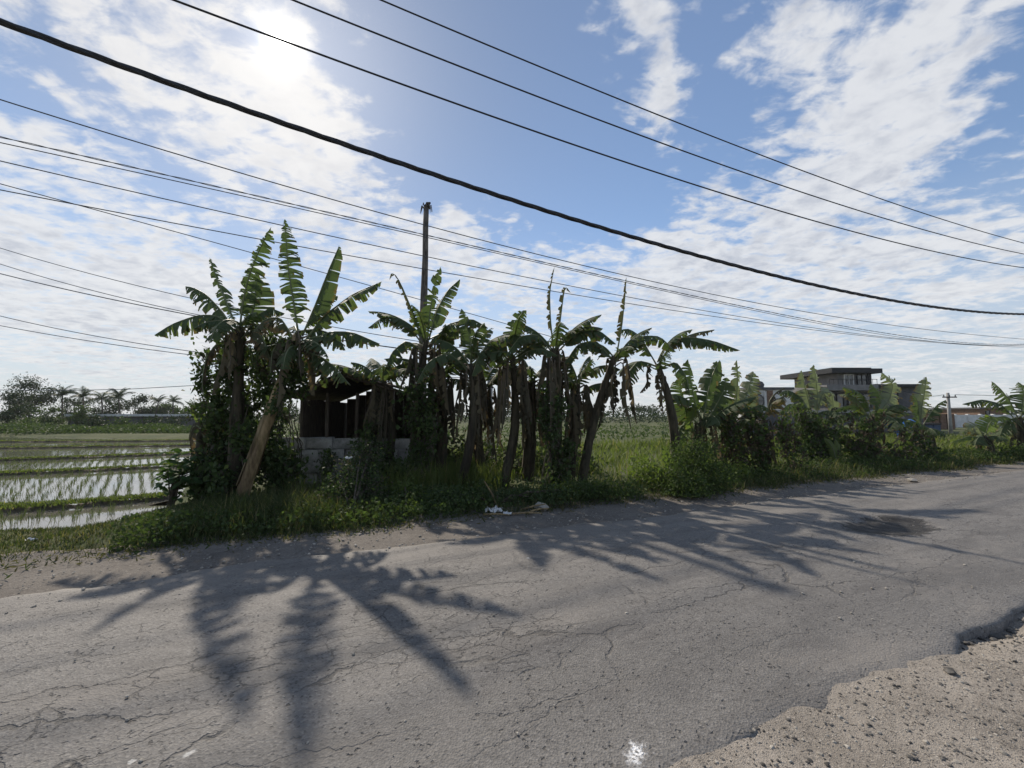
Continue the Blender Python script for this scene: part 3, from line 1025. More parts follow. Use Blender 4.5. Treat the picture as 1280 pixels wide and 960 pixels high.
# ------------------------------------------------------------------ the two tall plants on the left
banana('tall banana plant at the left end of the row, its stem wrapped in vines', (293, 627), (300, 408), [
    dict(p=[(292, 412), (272, 394), (247, 394), (215, 405), (193, 419)], w=.30, dr=(1.15, .9), t=.8, d=-.3, lb=22),
    dict(p=[(294, 420), (280, 392), (258, 368), (241, 359), (232, 358)], w=.26, dr=(1.2, .6), t=.8, d=.3),
    dict(p=[(297, 415), (286, 385), (272, 352), (262, 322)], w=.20, n=(.8, -1, .2), t=1.0, dr=(.5, .7), d=.2, r=.3, lb=24, ws=(.6, 1.25)),
    dict(p=[(300, 412), (303, 380), (311, 345), (325, 310), (339, 284)], w=.24, n=(.35, -1, 0), t=1.0, dr=(.5, .3), d=-.25, r=.12, lb=36, ws=(.55, 1.15)),
    dict(p=[(304, 414), (318, 385), (322, 340)], w=.34, n=(.1, -1, .1), t=.3, dr=(.3, .3), d=.25),
    dict(p=[(306, 420), (320, 395), (338, 385), (356, 392)], w=.26, dr=(.9, .9), d=.35),
    dict(p=[(298, 430), (275, 425), (258, 445), (252, 478), (256, 500)], w=.12, dr=(1.2, 1.2), m=M_DEAD, t=1.2, d=-.2, r=.5),
    dict(p=[(300, 425), (318, 410), (330, 425), (338, 450)], w=.24, dr=(.9, .9), d=-.4, m=M_LEAFDRY),
], n_rand=6, rand_el=(.0, .6), rl=1.05, rw=.27, seed=11, dead=6, deadL=1.2, tear=.8, ddepth=-.1)

banana('leaning banana plant with bare brown trunk and upright torn leaves before the block wall', (299, 632), (371, 418), [
    dict(p=[(374, 425), (369, 390), (360, 335), (356, 274)], w=.26, n=(.45, -1, .1), t=1.0, dr=(.3, .3), d=-.15, r=.08, lb=40, ws=(.7, 1.1)),
    dict(p=[(378, 420), (393, 385), (408, 345), (424, 307)], w=.27, n=(-.3, -1, .3), t=.25, dr=(.75, .35), d=-.2, r=.04, lb=14, ws=(.9, 1.1)),
    dict(p=[(380, 428), (405, 395), (440, 368), (477, 352)], w=.30, dr=(1.0, .7), t=.7, d=.2, r=.08, lb=22),
    dict(p=[(380, 432), (410, 415), (440, 415), (475, 430)], w=.28, dr=(1.0, .8), d=-.3, m=M_LEAF),
    dict(p=[(368, 425), (350, 396), (332, 398), (316, 415)], w=.28, dr=(.9, .9), m=M_LEAFDRY, d=-.3, t=.8),
    dict(p=[(378, 418), (395, 385), (410, 372), (422, 370)], w=.22, dr=(.8, .8), m=M_LEAFYOUNGLIT, d=.5),  # sunlit leaf, its brightness painted with the lighter leaf colour
    dict(p=[(380, 440), (400, 445), (420, 460), (438, 482)], w=.26, dr=(.7, .9), d=-.35),
    dict(p=[(374, 435), (392, 440), (405, 462), (408, 485)], w=.24, dr=(.9, .8), d=.3),
    dict(p=[(366, 430), (352, 420), (340, 440), (338, 470)], w=.22, dr=(1.0, .9), d=-.2, m=M_DEAD, t=1.1),
], n_rand=6, rand_el=(.0, .6), rl=1.05, rw=.27, seed=12, dead=6, deadL=1.1, tear=.75, stem_mat=M_STEMB, r0=.125, r1=.06, ddepth=-.1)
# ------------------------------------------------------------------ plants in the middle of the row
banana('banana plant with three torn leaf tips in front of the tall dead trunk', (520, 610), (533, 425), [
    dict(p=[(530, 428), (516, 390), (500, 352), (491, 338), (487, 350)], w=.12, n=(1, -.6, .2), t=1.2, dr=(.9, .9), r=.45, m=M_LEAFDRY),
    dict(p=[(534, 425), (538, 385), (545, 350), (551, 333)], w=.22, n=(.5, -1, .2), t=1.0, dr=(.5, .5), r=.2, d=-.2),
    dict(p=[(536, 425), (545, 390), (560, 362), (575, 349)], w=.26, n=(-.2, -1, .6), t=.5, dr=(.7, .5), d=.2),
    dict(p=[(528, 430), (505, 400), (480, 395), (460, 410)], w=.28, dr=(.9, .8)),
    dict(p=[(530, 440), (508, 425), (490, 440), (478, 470)], w=.27, dr=(.9, .8), d=-.5),
    dict(p=[(538, 432), (560, 405), (590, 398), (610, 410)], w=.28, dr=(.9, .9), d=-.4),
], n_rand=5, seed=21, rl=1.5, dead=13, deadL=1.5)
banana('banana plant between the three tipped one and the thick stemmed one', (575, 613), (588, 455), [
    dict(p=[(590, 460), (588, 425), (580, 395), (577, 386)], w=.25, n=CAMN, t=.6),
    dict(p=[(590, 460), (612, 425), (640, 415), (665, 430)], w=.3, dr=(.9, .7), d=-.5),
    dict(p=[(586, 462), (560, 440), (535, 452), (520, 480)], w=.3, dr=(.9, .8), d=-.6),
], n_rand=6, seed=22, rl=1.4, dead=13, deadL=1.5)
banana('thick stemmed banana plant hung with dead leaves in the middle of the row', (628, 613), (640, 445), [
    dict(p=[(640, 448), (643, 415), (650, 395), (658, 388)], w=.27, n=CAMN, t=.7),
    dict(p=[(636, 450), (615, 430), (600, 440), (590, 470)], w=.28, dr=(.9, .8), d=-.5),
], n_rand=7, seed=23, rl=1.4, dead=14, deadL=1.6, mat=M_LEAF)
banana('banana plant with two withered spiky leaves standing upright', (690, 614), (694, 435), [
    dict(p=[(692, 438), (688, 400), (687, 365), (693, 334)], w=.10, n=(1, -.5, .1), t=1.3, dr=(.8, .8), r=.5, m=M_LEAFDRY, lb=20),
    dict(p=[(695, 436), (701, 395), (704, 372), (707, 356), (713, 366)], w=.12, n=(.9, -.5, .1), t=1.0, dr=(.7, .7), r=.3, m=M_LEAFDRY),
    dict(p=[(697, 440), (722, 415), (748, 412), (770, 430)], w=.28, dr=(.9, .8), d=-.4),
    dict(p=[(690, 440), (672, 418), (650, 420), (632, 445)], w=.28, dr=(.9, .8), d=-.6),
], n_rand=6, seed=24, rl=1.4, dead=14, deadL=1.6)
banana('dark trunked banana plant leaning right beside the sunlit gap', (727, 610), (768, 445), [
    dict(p=[(770, 447), (777, 410), (781, 375), (783, 347)], w=.14, n=(.8, -.7, .1), t=1.1, dr=(.6, .6), r=.35, m=M_LEAFDRY),
    dict(p=[(772, 450), (800, 420), (825, 420), (845, 440)], w=.28, dr=(.9, .8), d=.3),
    dict(p=[(765, 450), (745, 425), (722, 430), (705, 455)], w=.28, dr=(.9, .8), d=-.4),
], n_rand=6, seed=25, rl=1.4, dead=8, deadL=1.4)
banana('banana plant with one long fringed leaf reaching out flat to the right', (846, 601), (822, 455), [
    dict(p=[(824, 452), (836, 425), (862, 421), (892, 426), (925, 438)], w=.26, dr=(1.35, 1.3), t=.6, lb=26, d=.1, r=.05),
    dict(p=[(826, 450), (845, 425), (870, 416), (893, 412)], w=.15, dr=(.9, .9), t=1.1, d=.6, m=M_LEAFDRY),
    dict(p=[(820, 455), (800, 420), (785, 410), (768, 415)], w=.28, dr=(.9, .9), d=-.2),
    dict(p=[(820, 458), (798, 450), (782, 470), (775, 500)], w=.28, dr=(.9, .9), d=-.4),
    dict(p=[(826, 460), (845, 452), (858, 470), (862, 495)], w=.26, dr=(.9, .9), d=-.3),
], n_rand=3, seed=26, rl=1.3, dead=4)
# second rank, hung with dead leaves, standing behind the row
for (lbl, bp_, cp_, sd_) in [('low banana plant behind the first and second plants of the middle row', (548, 604), (552, 470), 27), ('low banana plant behind the thick stemmed one', (606, 603), (604, 480), 28),
                            ('low banana plant left behind the withered spiky one', (660, 603), (665, 475), 29), ('low banana plant between the withered spiky one and the dark leaning trunk', (712, 604), (722, 480), 30),
                            ('low banana plant right of the shed wall, nearest the brown shrub', (482, 606), (478, 475), 20)]:
    banana(lbl, bp_, cp_, [], n_rand=8, seed=sd_, rl=1.35, rw=.27, dead=16, deadL=1.5, rand_el=(.6, 1.35))
# ------------------------------------------------------------------ plants on the right
banana('broad banana plant with a fan of green leaves nearest the dense shrub', (884, 596), (878, 527), [
    dict(p=[(876, 530), (868, 500), (862, 470), (860, 449)], w=0.390, n=(.2, -1, .2), t=.6, d=.2),
    dict(p=[(878, 528), (884, 495), (890, 468), (900, 450)], w=0.415, n=(-.3, -1, .3), t=.5, d=.2),
    dict(p=[(874, 532), (858, 515), (850, 490), (852, 470)], w=0.439, n=(.3, -1, .5), t=.4, d=-.3),
    dict(p=[(880, 532), (896, 505), (905, 488), (908, 472)], w=0.415, n=(-.4, -1, .4), t=.5, d=-.2),
    dict(p=[(870, 545), (862, 530), (868, 512), (880, 502)], w=0.244, n=(.5, -1, .1), t=.1, m=M_LEAFYOUNGLIT, d=-.6, dr=(.2, .2)),  # long lit leaf, the light carried by its yellow green colour
    dict(p=[(874, 540), (852, 530), (846, 548), (844, 570)], w=0.317, dr=(.9, .9), d=-.2),
], n_rand=6, seed=31, rl=1.5, rw=0.415, dead=5, deadL=1.0, mat=M_LEAF)
banana('banana plant behind with broad torn leaves and a skirt of dead black leaves', (922, 592), (916, 522), [
    dict(p=[(914, 525), (905, 500), (898, 475), (896, 451)], w=0.415, n=(.1, -1, .2), t=.7),
    dict(p=[(917, 524), (921, 495), (922, 470), (921, 450)], w=0.268, n=(.2, -1, .1), t=.9, m=M_LEAFPALE, r=.2),
    dict(p=[(919, 526), (930, 500), (937, 482), (941, 464)], w=0.390, n=(-.6, -1, .2), t=.4, m=M_LEAFPALE),
    dict(p=[(919, 528), (940, 510), (952, 505), (962, 512)], w=0.366, dr=(.9, .9), d=-.3),
], n_rand=5, seed=32, rl=1.35, rw=0.403, dead=16, deadL=1.0)
banana('low banana plant with hanging dead leaves before the white house', (957, 588), (955, 525), [
    dict(p=[(956, 527), (962, 500), (970, 490), (982, 484)], w=0.110, dr=(1.1, 1.1), t=1.1, m=M_DEAD, r=.3),
    dict(p=[(956, 528), (948, 505), (942, 490), (932, 480)], w=0.244, n=(.4, -1, .3), t=.5),
], n_rand=3, seed=33, rl=1.1, rw=0.305, dead=16, deadL=1.0, mat=M_LEAFDRY)
banana('banana plant wrapped in vines with wide pale upright leaves in front of the dark house', (1010, 578), (1018, 516), [
    dict(p=[(1016, 522), (1010, 498), (1005, 480), (1002, 463)], w=0.415, n=(.3, -1, .1), t=.8, m=M_LEAFPALE, lb=20),
    dict(p=[(1019, 522), (1022, 495), (1020, 472), (1017, 456)], w=0.366, n=(.2, -1, .1), t=.8, m=M_LEAFPALE, lb=20),
    dict(p=[(1020, 522), (1028, 490), (1040, 490), (1043, 520)], w=0.390, n=(.1, -1, .3), dr=(.3, .4), t=.8, m=M_LEAFPALE),
    dict(p=[(1014, 520), (1000, 495), (985, 487), (972, 492)], w=0.366, dr=(.9, .7), t=.5, d=.2),
    dict(p=[(1014, 522), (998, 505), (985, 505), (975, 515)], w=0.366, dr=(.8, .7), t=.5, d=-.3, m=M_LEAFYOUNGLIT),
], n_rand=5, seed=34, rl=1.35, rw=0.415, rand_el=(.0, .8), dead=5, deadL=.9)
banana('bushy banana plant heaped with dry brown leaves right of the vine wrapped one', (1090, 574), (1092, 520), [
    dict(p=[(1090, 522), (1080, 495), (1068, 487), (1054, 484)], w=0.464, dr=(.6, .5), t=.5, m=M_LEAF),
    dict(p=[(1094, 520), (1112, 500), (1117, 480), (1102, 466)], w=0.415, n=(-.2, -1, .3), t=.5, m=M_LEAFPALE),
    dict(p=[(1088, 524), (1070, 506), (1054, 508), (1040, 514)], w=0.293, dr=(.8, .6), t=.4, m=M_LEAFYOUNGLIT),
    dict(p=[(1088, 524), (1072, 500), (1060, 492), (1048, 493)], w=0.366, dr=(.8, .6), t=.4, d=.4, m=M_LEAFPALE),
    dict(p=[(1094, 524), (1112, 508), (1125, 505), (1138, 512)], w=0.464, dr=(.8, .6), t=.4, d=-.3),
    dict(p=[(1094, 526), (1102, 505), (1098, 490), (1088, 480)], w=0.439, n=(-.1, -1, .3), t=.5, d=.3),
], n_rand=6, seed=35, rl=1.55, rw=0.439, rand_el=(.1, .8), dead=14, deadL=1.0)
banana('banana plant with one bright pale upright leaf beside the blue grey hut', (1150, 571), (1152, 530), [
    dict(p=[(1151, 532), (1152, 510), (1156, 490), (1158, 471)], w=0.464, n=(-.15, -1, .1), t=.55, m=M_LEAFPALE, lb=16, r=.08),
    dict(p=[(1150, 533), (1148, 508), (1146, 498), (1140, 493)], w=0.293, n=(.5, -1, .3), t=.5),
    dict(p=[(1153, 533), (1164, 515), (1172, 505), (1182, 500)], w=0.317, dr=(.8, .5), t=.5),
], n_rand=4, seed=36, rl=1.0, rw=0.342, rand_el=(-.1, .5), dead=10, deadL=.95)
banana('small banana plant with yellow green leaves standing in the grass at the right edge', (1230, 572), (1230, 545), [
    dict(p=[(1230, 546), (1222, 533), (1216, 532), (1213, 540)], w=0.415, n=(.2, -1, .4), t=.4, m=M_LEAFPALE),
    dict(p=[(1231, 546), (1236, 530), (1240, 525), (1248, 527)], w=0.415, n=(-.3, -1, .4), t=.2, m=M_LEAFYOUNGLIT),
    dict(p=[(1228, 548), (1212, 545), (1200, 549), (1190, 553)], w=0.146, dr=(.7, .7), t=.5, m=M_LEAFYOUNGLIT),
], n_rand=5, seed=37, rl=1.0, rw=0.366, rand_el=(.1, .8), dead=5, deadL=.7)
banana('big banana plant at the right edge with a dark leaf drooping left', (1276, 570), (1274, 522), [
    dict(p=[(1272, 522), (1262, 500), (1250, 485), (1240, 477)], w=0.561, dr=(.4, .5), n=(.2, -1, .5), t=.5),
    dict(p=[(1270, 526), (1252, 505), (1228, 499), (1203, 505)], w=0.366, dr=(1.0, .9), t=.7, d=-.3),
    dict(p=[(1276, 522), (1280, 495), (1278, 482), (1272, 478)], w=0.488, n=(-.2, -1, .3), t=.5),
    dict(p=[(1272, 528), (1256, 520), (1245, 522), (1232, 518)], w=0.366, dr=(.6, .6), t=.4, d=-.5, m=M_LEAFYOUNGLIT),
    dict(p=[(1278, 524), (1300, 500), (1320, 500), (1340, 515)], w=0.488, dr=(.8, .6), t=.5),
], n_rand=6, seed=38, rl=1.6, rw=0.464, rand_el=(.0, .9), dead=7, deadL=1.0)


def sucker(label, bpx, leaves, seed, grp='young banana suckers in the verge'):
    b = G(*bpx)
    b[2] = float(ground_h(b[0], b[1]))
    root = thing('banana_sucker', label, 'young banana plant', b, grp)
    top_ = b + np.array([0, 0, .35])
    stem(root, b, top_, .05, .03, M_STEM, .01, seed)
    for i, (pts, W, m__) in enumerate(leaves):
        banana_leaf([PX(u, v, b[1] - .1 * i) for u, v in pts], W, root, m__, seed * 9 + i, normal=(.2 - .4 * (i % 2), -1, .2), droop=(.3, .3), tear=.15, lobes=12, ragged=.02)


sucker('young banana sucker with a single bright leaf below the pale leaved plant', (1046, 584), [([(1046, 580), (1048, 570), (1048, 558), (1044, 549)], .16, M_LEAFYOUNGLIT), ([(1046, 580), (1042, 562), (1036, 552), (1030, 548)], .14, M_LEAFYOUNGLIT)], 41)
sucker('young banana sucker with a light leaf at the left foot of the dense shrub', (846, 606), [([(846, 602), (840, 585), (834, 570), (830, 556)], .16, M_LEAFYOUNGLIT), ([(846, 602), (853, 585), (856, 572), (858, 566)], .15, M_LEAF)], 42)
sucker('young banana sucker with yellow dead top left of the vine column', (262, 619), [([(262, 585), (258, 550), (250, 522), (236, 512)], .13, M_LEAFYOUNGLIT), ([(262, 585), (270, 555), (276, 535), (284, 520)], .14, M_LEAFDRY), ([(262, 590), (250, 575), (246, 590), (246, 612)], .10, M_DEAD), ([(262, 560), (247, 530), (240, 534), (236, 552)], .1, M_DEAD)], 43)

# ------------------------------------------------------------------ tall dead trunk
b = G(527, 588)
b[2] = float(ground_h(b[0], b[1]))
root = thing('dead_trunk', 'tall bare dead trunk with a ragged broken top rising behind the bananas', 'dead tree', b)
mb = MB()
pp = [PX(u, v, b[1]) for u, v in ((526, 590), (527, 540), (528, 480), (528.5, 420), (530, 370), (531.5, 320), (532, 285), (533, 258))]
mb.tube(pp, [.15, .13, .12, .11, .10, .09, .083, .08], 10, wob=.08)
mb.build('trunk', M_POLE, root, smooth=True)
mb = MB()
top_ = pp[-1]
for k in range(9):
    a = k * .7
    e = top_ + np.array([math.cos(a) * .09, math.sin(a) * .09, 0])
    L_ = random.uniform(.1, .3)
    mb.tube([e - np.array([0, 0, .05]), e + np.array([math.cos(a) * .05, math.sin(a) * .05, random.uniform(-.02, .05)]), e + np.array([math.cos(a) * .1, math.sin(a) * .08, -L_])], [.022, .018, .005], 4)
mb.tube([top_ - np.array([0, 0, .03]), top_ + np.array([.05, 0, .09]), top_ + np.array([.13, 0, .12])], [.09, .07, .02], 7)
mb.build('broken_top', M_BARK, root)

# ------------------------------------------------------------------ vines and shrubs


def vine(label, cols, n_, size, mat, seed, base, name='vine_thicket', cat='climbing vines', stems=8, clump=.07, per=7, mat2=None, frac2=0.0, mat3=None, frac3=0.0):
    root = thing(name, label, cat, base)
    n2 = int(n_ * frac2)
    if mat3 is not None:
        n3_ = int(n_ * frac3)
        n_ -= n3_
        pts = clumpy(n3_, cols, clump * 1.3, per, .75)
        pts[:, 2] = np.maximum(pts[:, 2], 0.02)
        v, q_ = leafcloud(pts, size * 1.35, .75, .5)
        tag(np_mesh('light_leaves', v, q_, mat3, root), kind='stuff')
    pts = clumpy(n_ - n2, cols, clump, per)
    pts[:, 2] = np.maximum(pts[:, 2], 0.02)
    v, q_ = leafcloud(pts, size, .7, .5)
    tag(np_mesh('leaves', v, q_, mat, root), kind='stuff')
    if n2:
        pts = clumpy(n2, cols, clump, per)
        pts[:, 2] = np.maximum(pts[:, 2], 0.02)
        v, q_ = leafcloud(pts, size * 1.3, .4, 1.2)
        tag(np_mesh('dry_leaves', v, q_, mat2, root), kind='stuff')
    rd = random.Random(seed)
    mb = MB()
    for k in range(stems):
        c_, r_ = cols[rd.randrange(len(cols))]
        p_ = np.array([base[0] + rd.uniform(-.3, .3), base[1] + rd.uniform(-.2, .2), base[2] - .05])
        e = np.array(c_) + np.array([rd.uniform(-.9, .9) * r_[0], rd.uniform(-.9, .9) * r_[1], rd.uniform(.2, 1) * r_[2]])
        pts_ = [p_ + (e - p_) * (j / 6) + np.array([rd.gauss(0, .06), rd.gauss(0, .06), 0]) for j in range(7)]
        mb.tube(pts_, np.linspace(.016, .005, 7), 4)
    mb.build('stems', M_BARK, root)
    return root


def EP(u, v, Y, ru, rv, ry):
    c_ = PX(u, v, Y)
    k = Y / F
    return (c_, (ru * k, ry, rv * k))


b0 = G(285, 622)
rv = random.Random(4)


def tangle(k, uc, us, v0, v1, y0, y1, grow=1.0):
    out_ = []
    for i in range(k):
        v_ = v0 + (v1 - v0) * (i + rv.random()) / k
        f_ = (v_ - v0) / (v1 - v0)
        out_.append(EP(uc + rv.gauss(0, us) * (.6 + .6 * f_), v_, rv.uniform(y0, y1), rv.uniform(4, 9) * (.7 + grow * f_), rv.uniform(9, 24), rv.uniform(.1, .22)))
    return out_


vine('dark leafy vines climbing the left banana stem up to its crown',
     tangle(14, 276, 16, 418, 605, 7.6, 8.7) + tangle(12, 298, 13, 430, 605, 7.65, 8.5) + tangle(6, 258, 8, 440, 520, 8.0, 8.5, .2) + [EP(285, 585, 8.3, 34, 40, .5), EP(265, 600, 8.2, 22, 26, .4), EP(300, 545, 8.4, 26, 34, .35)],
     11500, .075, M_VINE, 5, b0, stems=18, mat2=M_VINEDRY, frac2=.2, mat3=M_BUSH, frac3=.28)
b0 = G(355, 616)
vine('leafy vine column covering the upper leaning trunk in front of the block wall',
     tangle(12, 352, 12, 430, 600, 7.9, 8.7, .6) + tangle(6, 372, 9, 430, 500, 7.9, 8.5, .2) + tangle(7, 336, 9, 440, 590, 8.2, 8.8, .4) + [EP(362, 458, 7.55, 11, 26, .18), EP(357, 486, 7.45, 10, 16, .15), EP(347, 512, 7.4, 7, 14, .14), EP(366, 440, 7.5, 12, 18, .16), EP(352, 590, 8.4, 22, 30, .35)],
     8500, .07, M_VINE, 6, b0, stems=14, mat2=M_VINEDRY, frac2=.18, mat3=M_BUSH, frac3=.28)
b0 = G(524, 613)
vine('creeper climbing the stem of the three tipped banana plant', tangle(12, 524, 11, 470, 605, 8.9, 9.4, .8), 3000, .075, M_VINE, 15, b0, stems=8, mat2=M_VINEDRY, frac2=.2, mat3=M_BUSH, frac3=.3)
b0 = G(690, 615)
vine('creeper climbing the stem of the withered spiky banana plant', tangle(10, 690, 10, 500, 605, 8.6, 9.1, .8), 2400, .075, M_VINE, 16, b0, stems=8, mat2=M_VINEDRY, frac2=.25, mat3=M_BUSH, frac3=.3)
b0 = G(455, 610)
vine('creeper spreading over the right part of the block wall', tangle(9, 470, 22, 545, 605, 9.5, 9.8, 1.0), 2600, .07, M_VINE, 17, b0, stems=10, mat2=M_VINEDRY, frac2=.25, mat3=M_BUSH, frac3=.3)
b0 = G(1012, 578)
vine('green vines wrapping the stem of the pale leaved banana plant',
     [EP(1010, 545, 13.6, 16, 34, .5), EP(1030, 550, 13.7, 16, 30, .5), EP(1020, 570, 13.5, 28, 16, .6), EP(1005, 525, 13.6, 9, 14, .3)] + tangle(8, 1018, 14, 520, 575, 13.3, 13.9, .8), 3800, .10, M_BUSH, 7, b0, mat2=M_VINEDRY, frac2=.3)
b0 = G(1085, 576)
vine('heap of dry brown vines and leaves under the bushy banana plant',
     tangle(16, 1092, 20, 520, 575, 13.6, 14.6, 1.0) + tangle(8, 1150, 9, 538, 575, 14.2, 14.8, .6) + [EP(1070, 560, 14.0, 24, 16, .5), EP(1110, 566, 13.9, 30, 12, .7)], 3000, .10, M_VINEDRY, 8, b0, mat2=M_DEAD, frac2=.35, mat3=M_BUSH, frac3=.42)
b0 = G(940, 590)
vine('curtain of blackened dry vine between two banana plants by the white house wall',
     tangle(12, 915, 14, 522, 585, 10.6, 11.2, .4) + tangle(9, 950, 9, 520, 580, 10.9, 11.4, .3) + tangle(8, 978, 9, 528, 570, 11.2, 11.7, .2), 3000, .08, M_VINEDRY, 9, b0, mat2=M_DEAD, frac2=.5, mat3=M_BUSH, frac3=.35)


def shrub(label, ells, n_, size, mat, base, group=None, cat='shrub', name='shrub', asp=.55, mat2=None, frac2=0.0):
    base = np.array(base)
    root = thing(name, label, cat, base, group)
    n2 = int(n_ * frac2)
    pts = clumpy(n_ - n2, ells, size * 1.3, 6)
    pts[:, 2] = np.maximum(pts[:, 2], base[2] + .01)
    v, q_ = leafcloud(pts, size, asp, .15)
    tag(np_mesh('leaves', v, q_, mat, root), kind='stuff')
    if n2:
        pts = clumpy(n2, ells, size * 1.3, 6)
        pts[:, 2] = np.maximum(pts[:, 2], base[2] + .01)
        v, q_ = leafcloud(pts, size, asp, .3)
        tag(np_mesh('dry_leaves', v, q_, mat2, root), kind='stuff')
    mb = MB()
    for c_, r_ in ells:
        for k in range(3):
            e = np.array(c_) + np.array([random.uniform(-.6, .6) * r_[0], random.uniform(-.6, .6) * r_[1], random.uniform(-.2, .7) * r_[2]])
            mb.tube([base - np.array([0, 0, .05]), base * .5 + e * .5 + np.array([0, 0, .08]), e], [.02, .013, .005], 4)
    mb.build('stems', M_BARK, root)
    return root


def gb(u, v):
    b = G(u, v)
    b[2] = float(ground_h(b[0], b[1]))
    return b


shrub('dark brownish tangled shrub in front of the block wall', [EP(440, 610, 7.6, 34, 38, .5), EP(420, 630, 7.3, 30, 26, .5), EP(465, 625, 7.5, 24, 30, .5), EP(455, 580, 8.0, 24, 28, .4)], 6500, .055, M_VINE, gb(440, 645), mat2=M_VINEDRY, frac2=.45)
shrub('dense dark green shrub at the right end of the sunlit gap', [EP(868, 570, 9.3, 30, 26, .6), EP(850, 595, 8.9, 26, 22, .6), EP(885, 595, 9.2, 28, 20, .6), EP(860, 610, 8.5, 30, 12, .5)], 7500, .06, M_BUSH, gb(868, 607))
shrub('low shrub with sunlit yellow leaves under the black dead leaf curtain', [EP(922, 590, 10.6, 18, 10, .3), EP(905, 597, 10, 16, 8, .3)], 1200, .07, M_LEAFYOUNGLIT, gb(918, 599))
shrub('low green weed mound below the vine wrapped banana plant', [EP(1000, 588, 12.2, 34, 9, .5), EP(960, 595, 11.2, 30, 9, .5), EP(1040, 586, 12.6, 24, 8, .5)], 3600, .07, M_BUSH, gb(1000, 592))
shrub('dark weed mound below the heap of dry vines', [EP(1110, 580, 13.2, 40, 8, .5), EP(1160, 578, 14.2, 36, 8, .6), EP(1075, 584, 12.8, 24, 7, .4)], 3600, .08, M_BUSH, gb(1115, 585))
shrub('weed mound under the banana plants at the right edge', [EP(1225, 572, 15.2, 30, 7, .6), EP(1270, 566, 16, 28, 8, .6)], 2400, .09, M_BUSH, gb(1240, 574))
shrub('sunlit yellow green bush in the gap right of the dark leaning trunk', [EP(805, 590, 9.6, 18, 22, .4), EP(822, 600, 9.2, 14, 14, .3)], 1500, .07, M_LEAFYOUNGLIT, gb(808, 607))
shrub('light green leafy bush under the three tipped banana plant', [EP(505, 615, 7.9, 12, 14, .25), EP(513, 640, 7.2, 14, 10, .25)], 900, .06, M_LEAFYOUNGLIT, gb(508, 636))
shrub('dark creeper mound at the feet of the thick stemmed banana plant', [EP(600, 622, 7.8, 60, 10, .4), EP(680, 618, 7.9, 50, 9, .4), EP(560, 625, 7.6, 40, 12, .4)], 4000, .055, M_VINE, gb(620, 630))
shrub('dark creeper mound running from leaning trunk to the sunlit gap', [EP(760, 612, 8.2, 50, 9, .4), EP(720, 612, 8.2, 40, 10, .4)], 2400, .055, M_BUSH, gb(750, 620))

shrub('tall dark scrub standing behind the left half of the middle banana row', [EP(520, 570, 11.3, 40, 38, .7), EP(580, 575, 11.4, 40, 34, .7), EP(630, 580, 11.5, 34, 30, .7)], 4200, .11, M_VINE, gb(575, 596), mat2=M_VINEDRY, frac2=.35)
shrub('dark scrub standing behind the right half of the middle banana row', [EP(680, 580, 11.6, 34, 28, .7), EP(725, 584, 11.6, 26, 24, .6)], 2600, .11, M_VINE, gb(700, 596), mat2=M_VINEDRY, frac2=.4)
# broad leaved shrub beside the paddy: whole leaves on petioles
b0 = gb(212, 628)
root = thing('broad_leaf_shrub', 'bright broad leaved shrub beside the rice paddy at the left of the vines', 'shrub', b0)
mb, ms = MB(), MB()
rd = random.Random(3)
Yb = b0[1]
for k in range(190):
    u_ = 222 + rd.gauss(0, 13)
    v_ = 590 + rd.gauss(0, 15)
    c_ = PX(min(244, max(196, u_)), min(622, max(560, v_)), Yb + rd.uniform(-.4, .35))
    a = rd.uniform(0, 6.28)
    L_ = rd.uniform(.09, .19)
    d_ = np.array([math.cos(a), math.sin(a), -rd.uniform(.1, .7)])
    d_ /= np.linalg.norm(d_)
    s_ = np.cross(d_, [0, 0, 1])
    s_ /= np.linalg.norm(s_)
    nn = np.cross(s_, d_)
    W_ = L_ * .42
    vs = [c_, c_ + d_ * L_ * .3 + s_ * W_ - nn * W_ * .2, c_ + d_ * L_ * .75 + s_ * W_ * .7 - nn * W_ * .3, c_ + d_ * L_ * 1.1 - nn * W_ * .5,
          c_ + d_ * L_ * .75 - s_ * W_ * .7 - nn * W_ * .3, c_ + d_ * L_ * .3 - s_ * W_ - nn * W_ * .2, c_ + d_ * L_ * .5]
    mb.add(vs, [(0, 1, 6), (1, 2, 6), (2, 3, 6), (3, 4, 6), (4, 5, 6), (5, 0, 6)])
    if k % 9 == 0:
        ms.tube([b0 + np.array([rd.uniform(-.05, .05), 0, -.1]), (b0 + c_) / 2 + np.array([0, 0, .1]), c_], [.014, .01, .004], 4)
tag(mb.build('leaves', M_BROAD, root), kind='stuff')
ms.build('stems', M_BARK, root)

# dead stems left of the vine column
for (lbl, u_, vt, lean_) in (('dry leafless banana stump left of the vine column, thicker of two', 250, 545, 2), ('thin dry stump between the thick stump and the vine column', 266, 535, -3)):
    b = gb(u_, 622)
    root = thing('dry_stump', lbl, 'dead stump', b)
    stem(root, b, PX(u_ + lean_, vt, b[1]), .085 if u_ < 260 else .06, .06 if u_ < 260 else .045, M_STEMB if u_ > 260 else M_STEM, .03, int(u_), name='stump')
    dead_hang(root, PX(u_ + lean_, vt, b[1]), 3, .7, int(u_), .08)

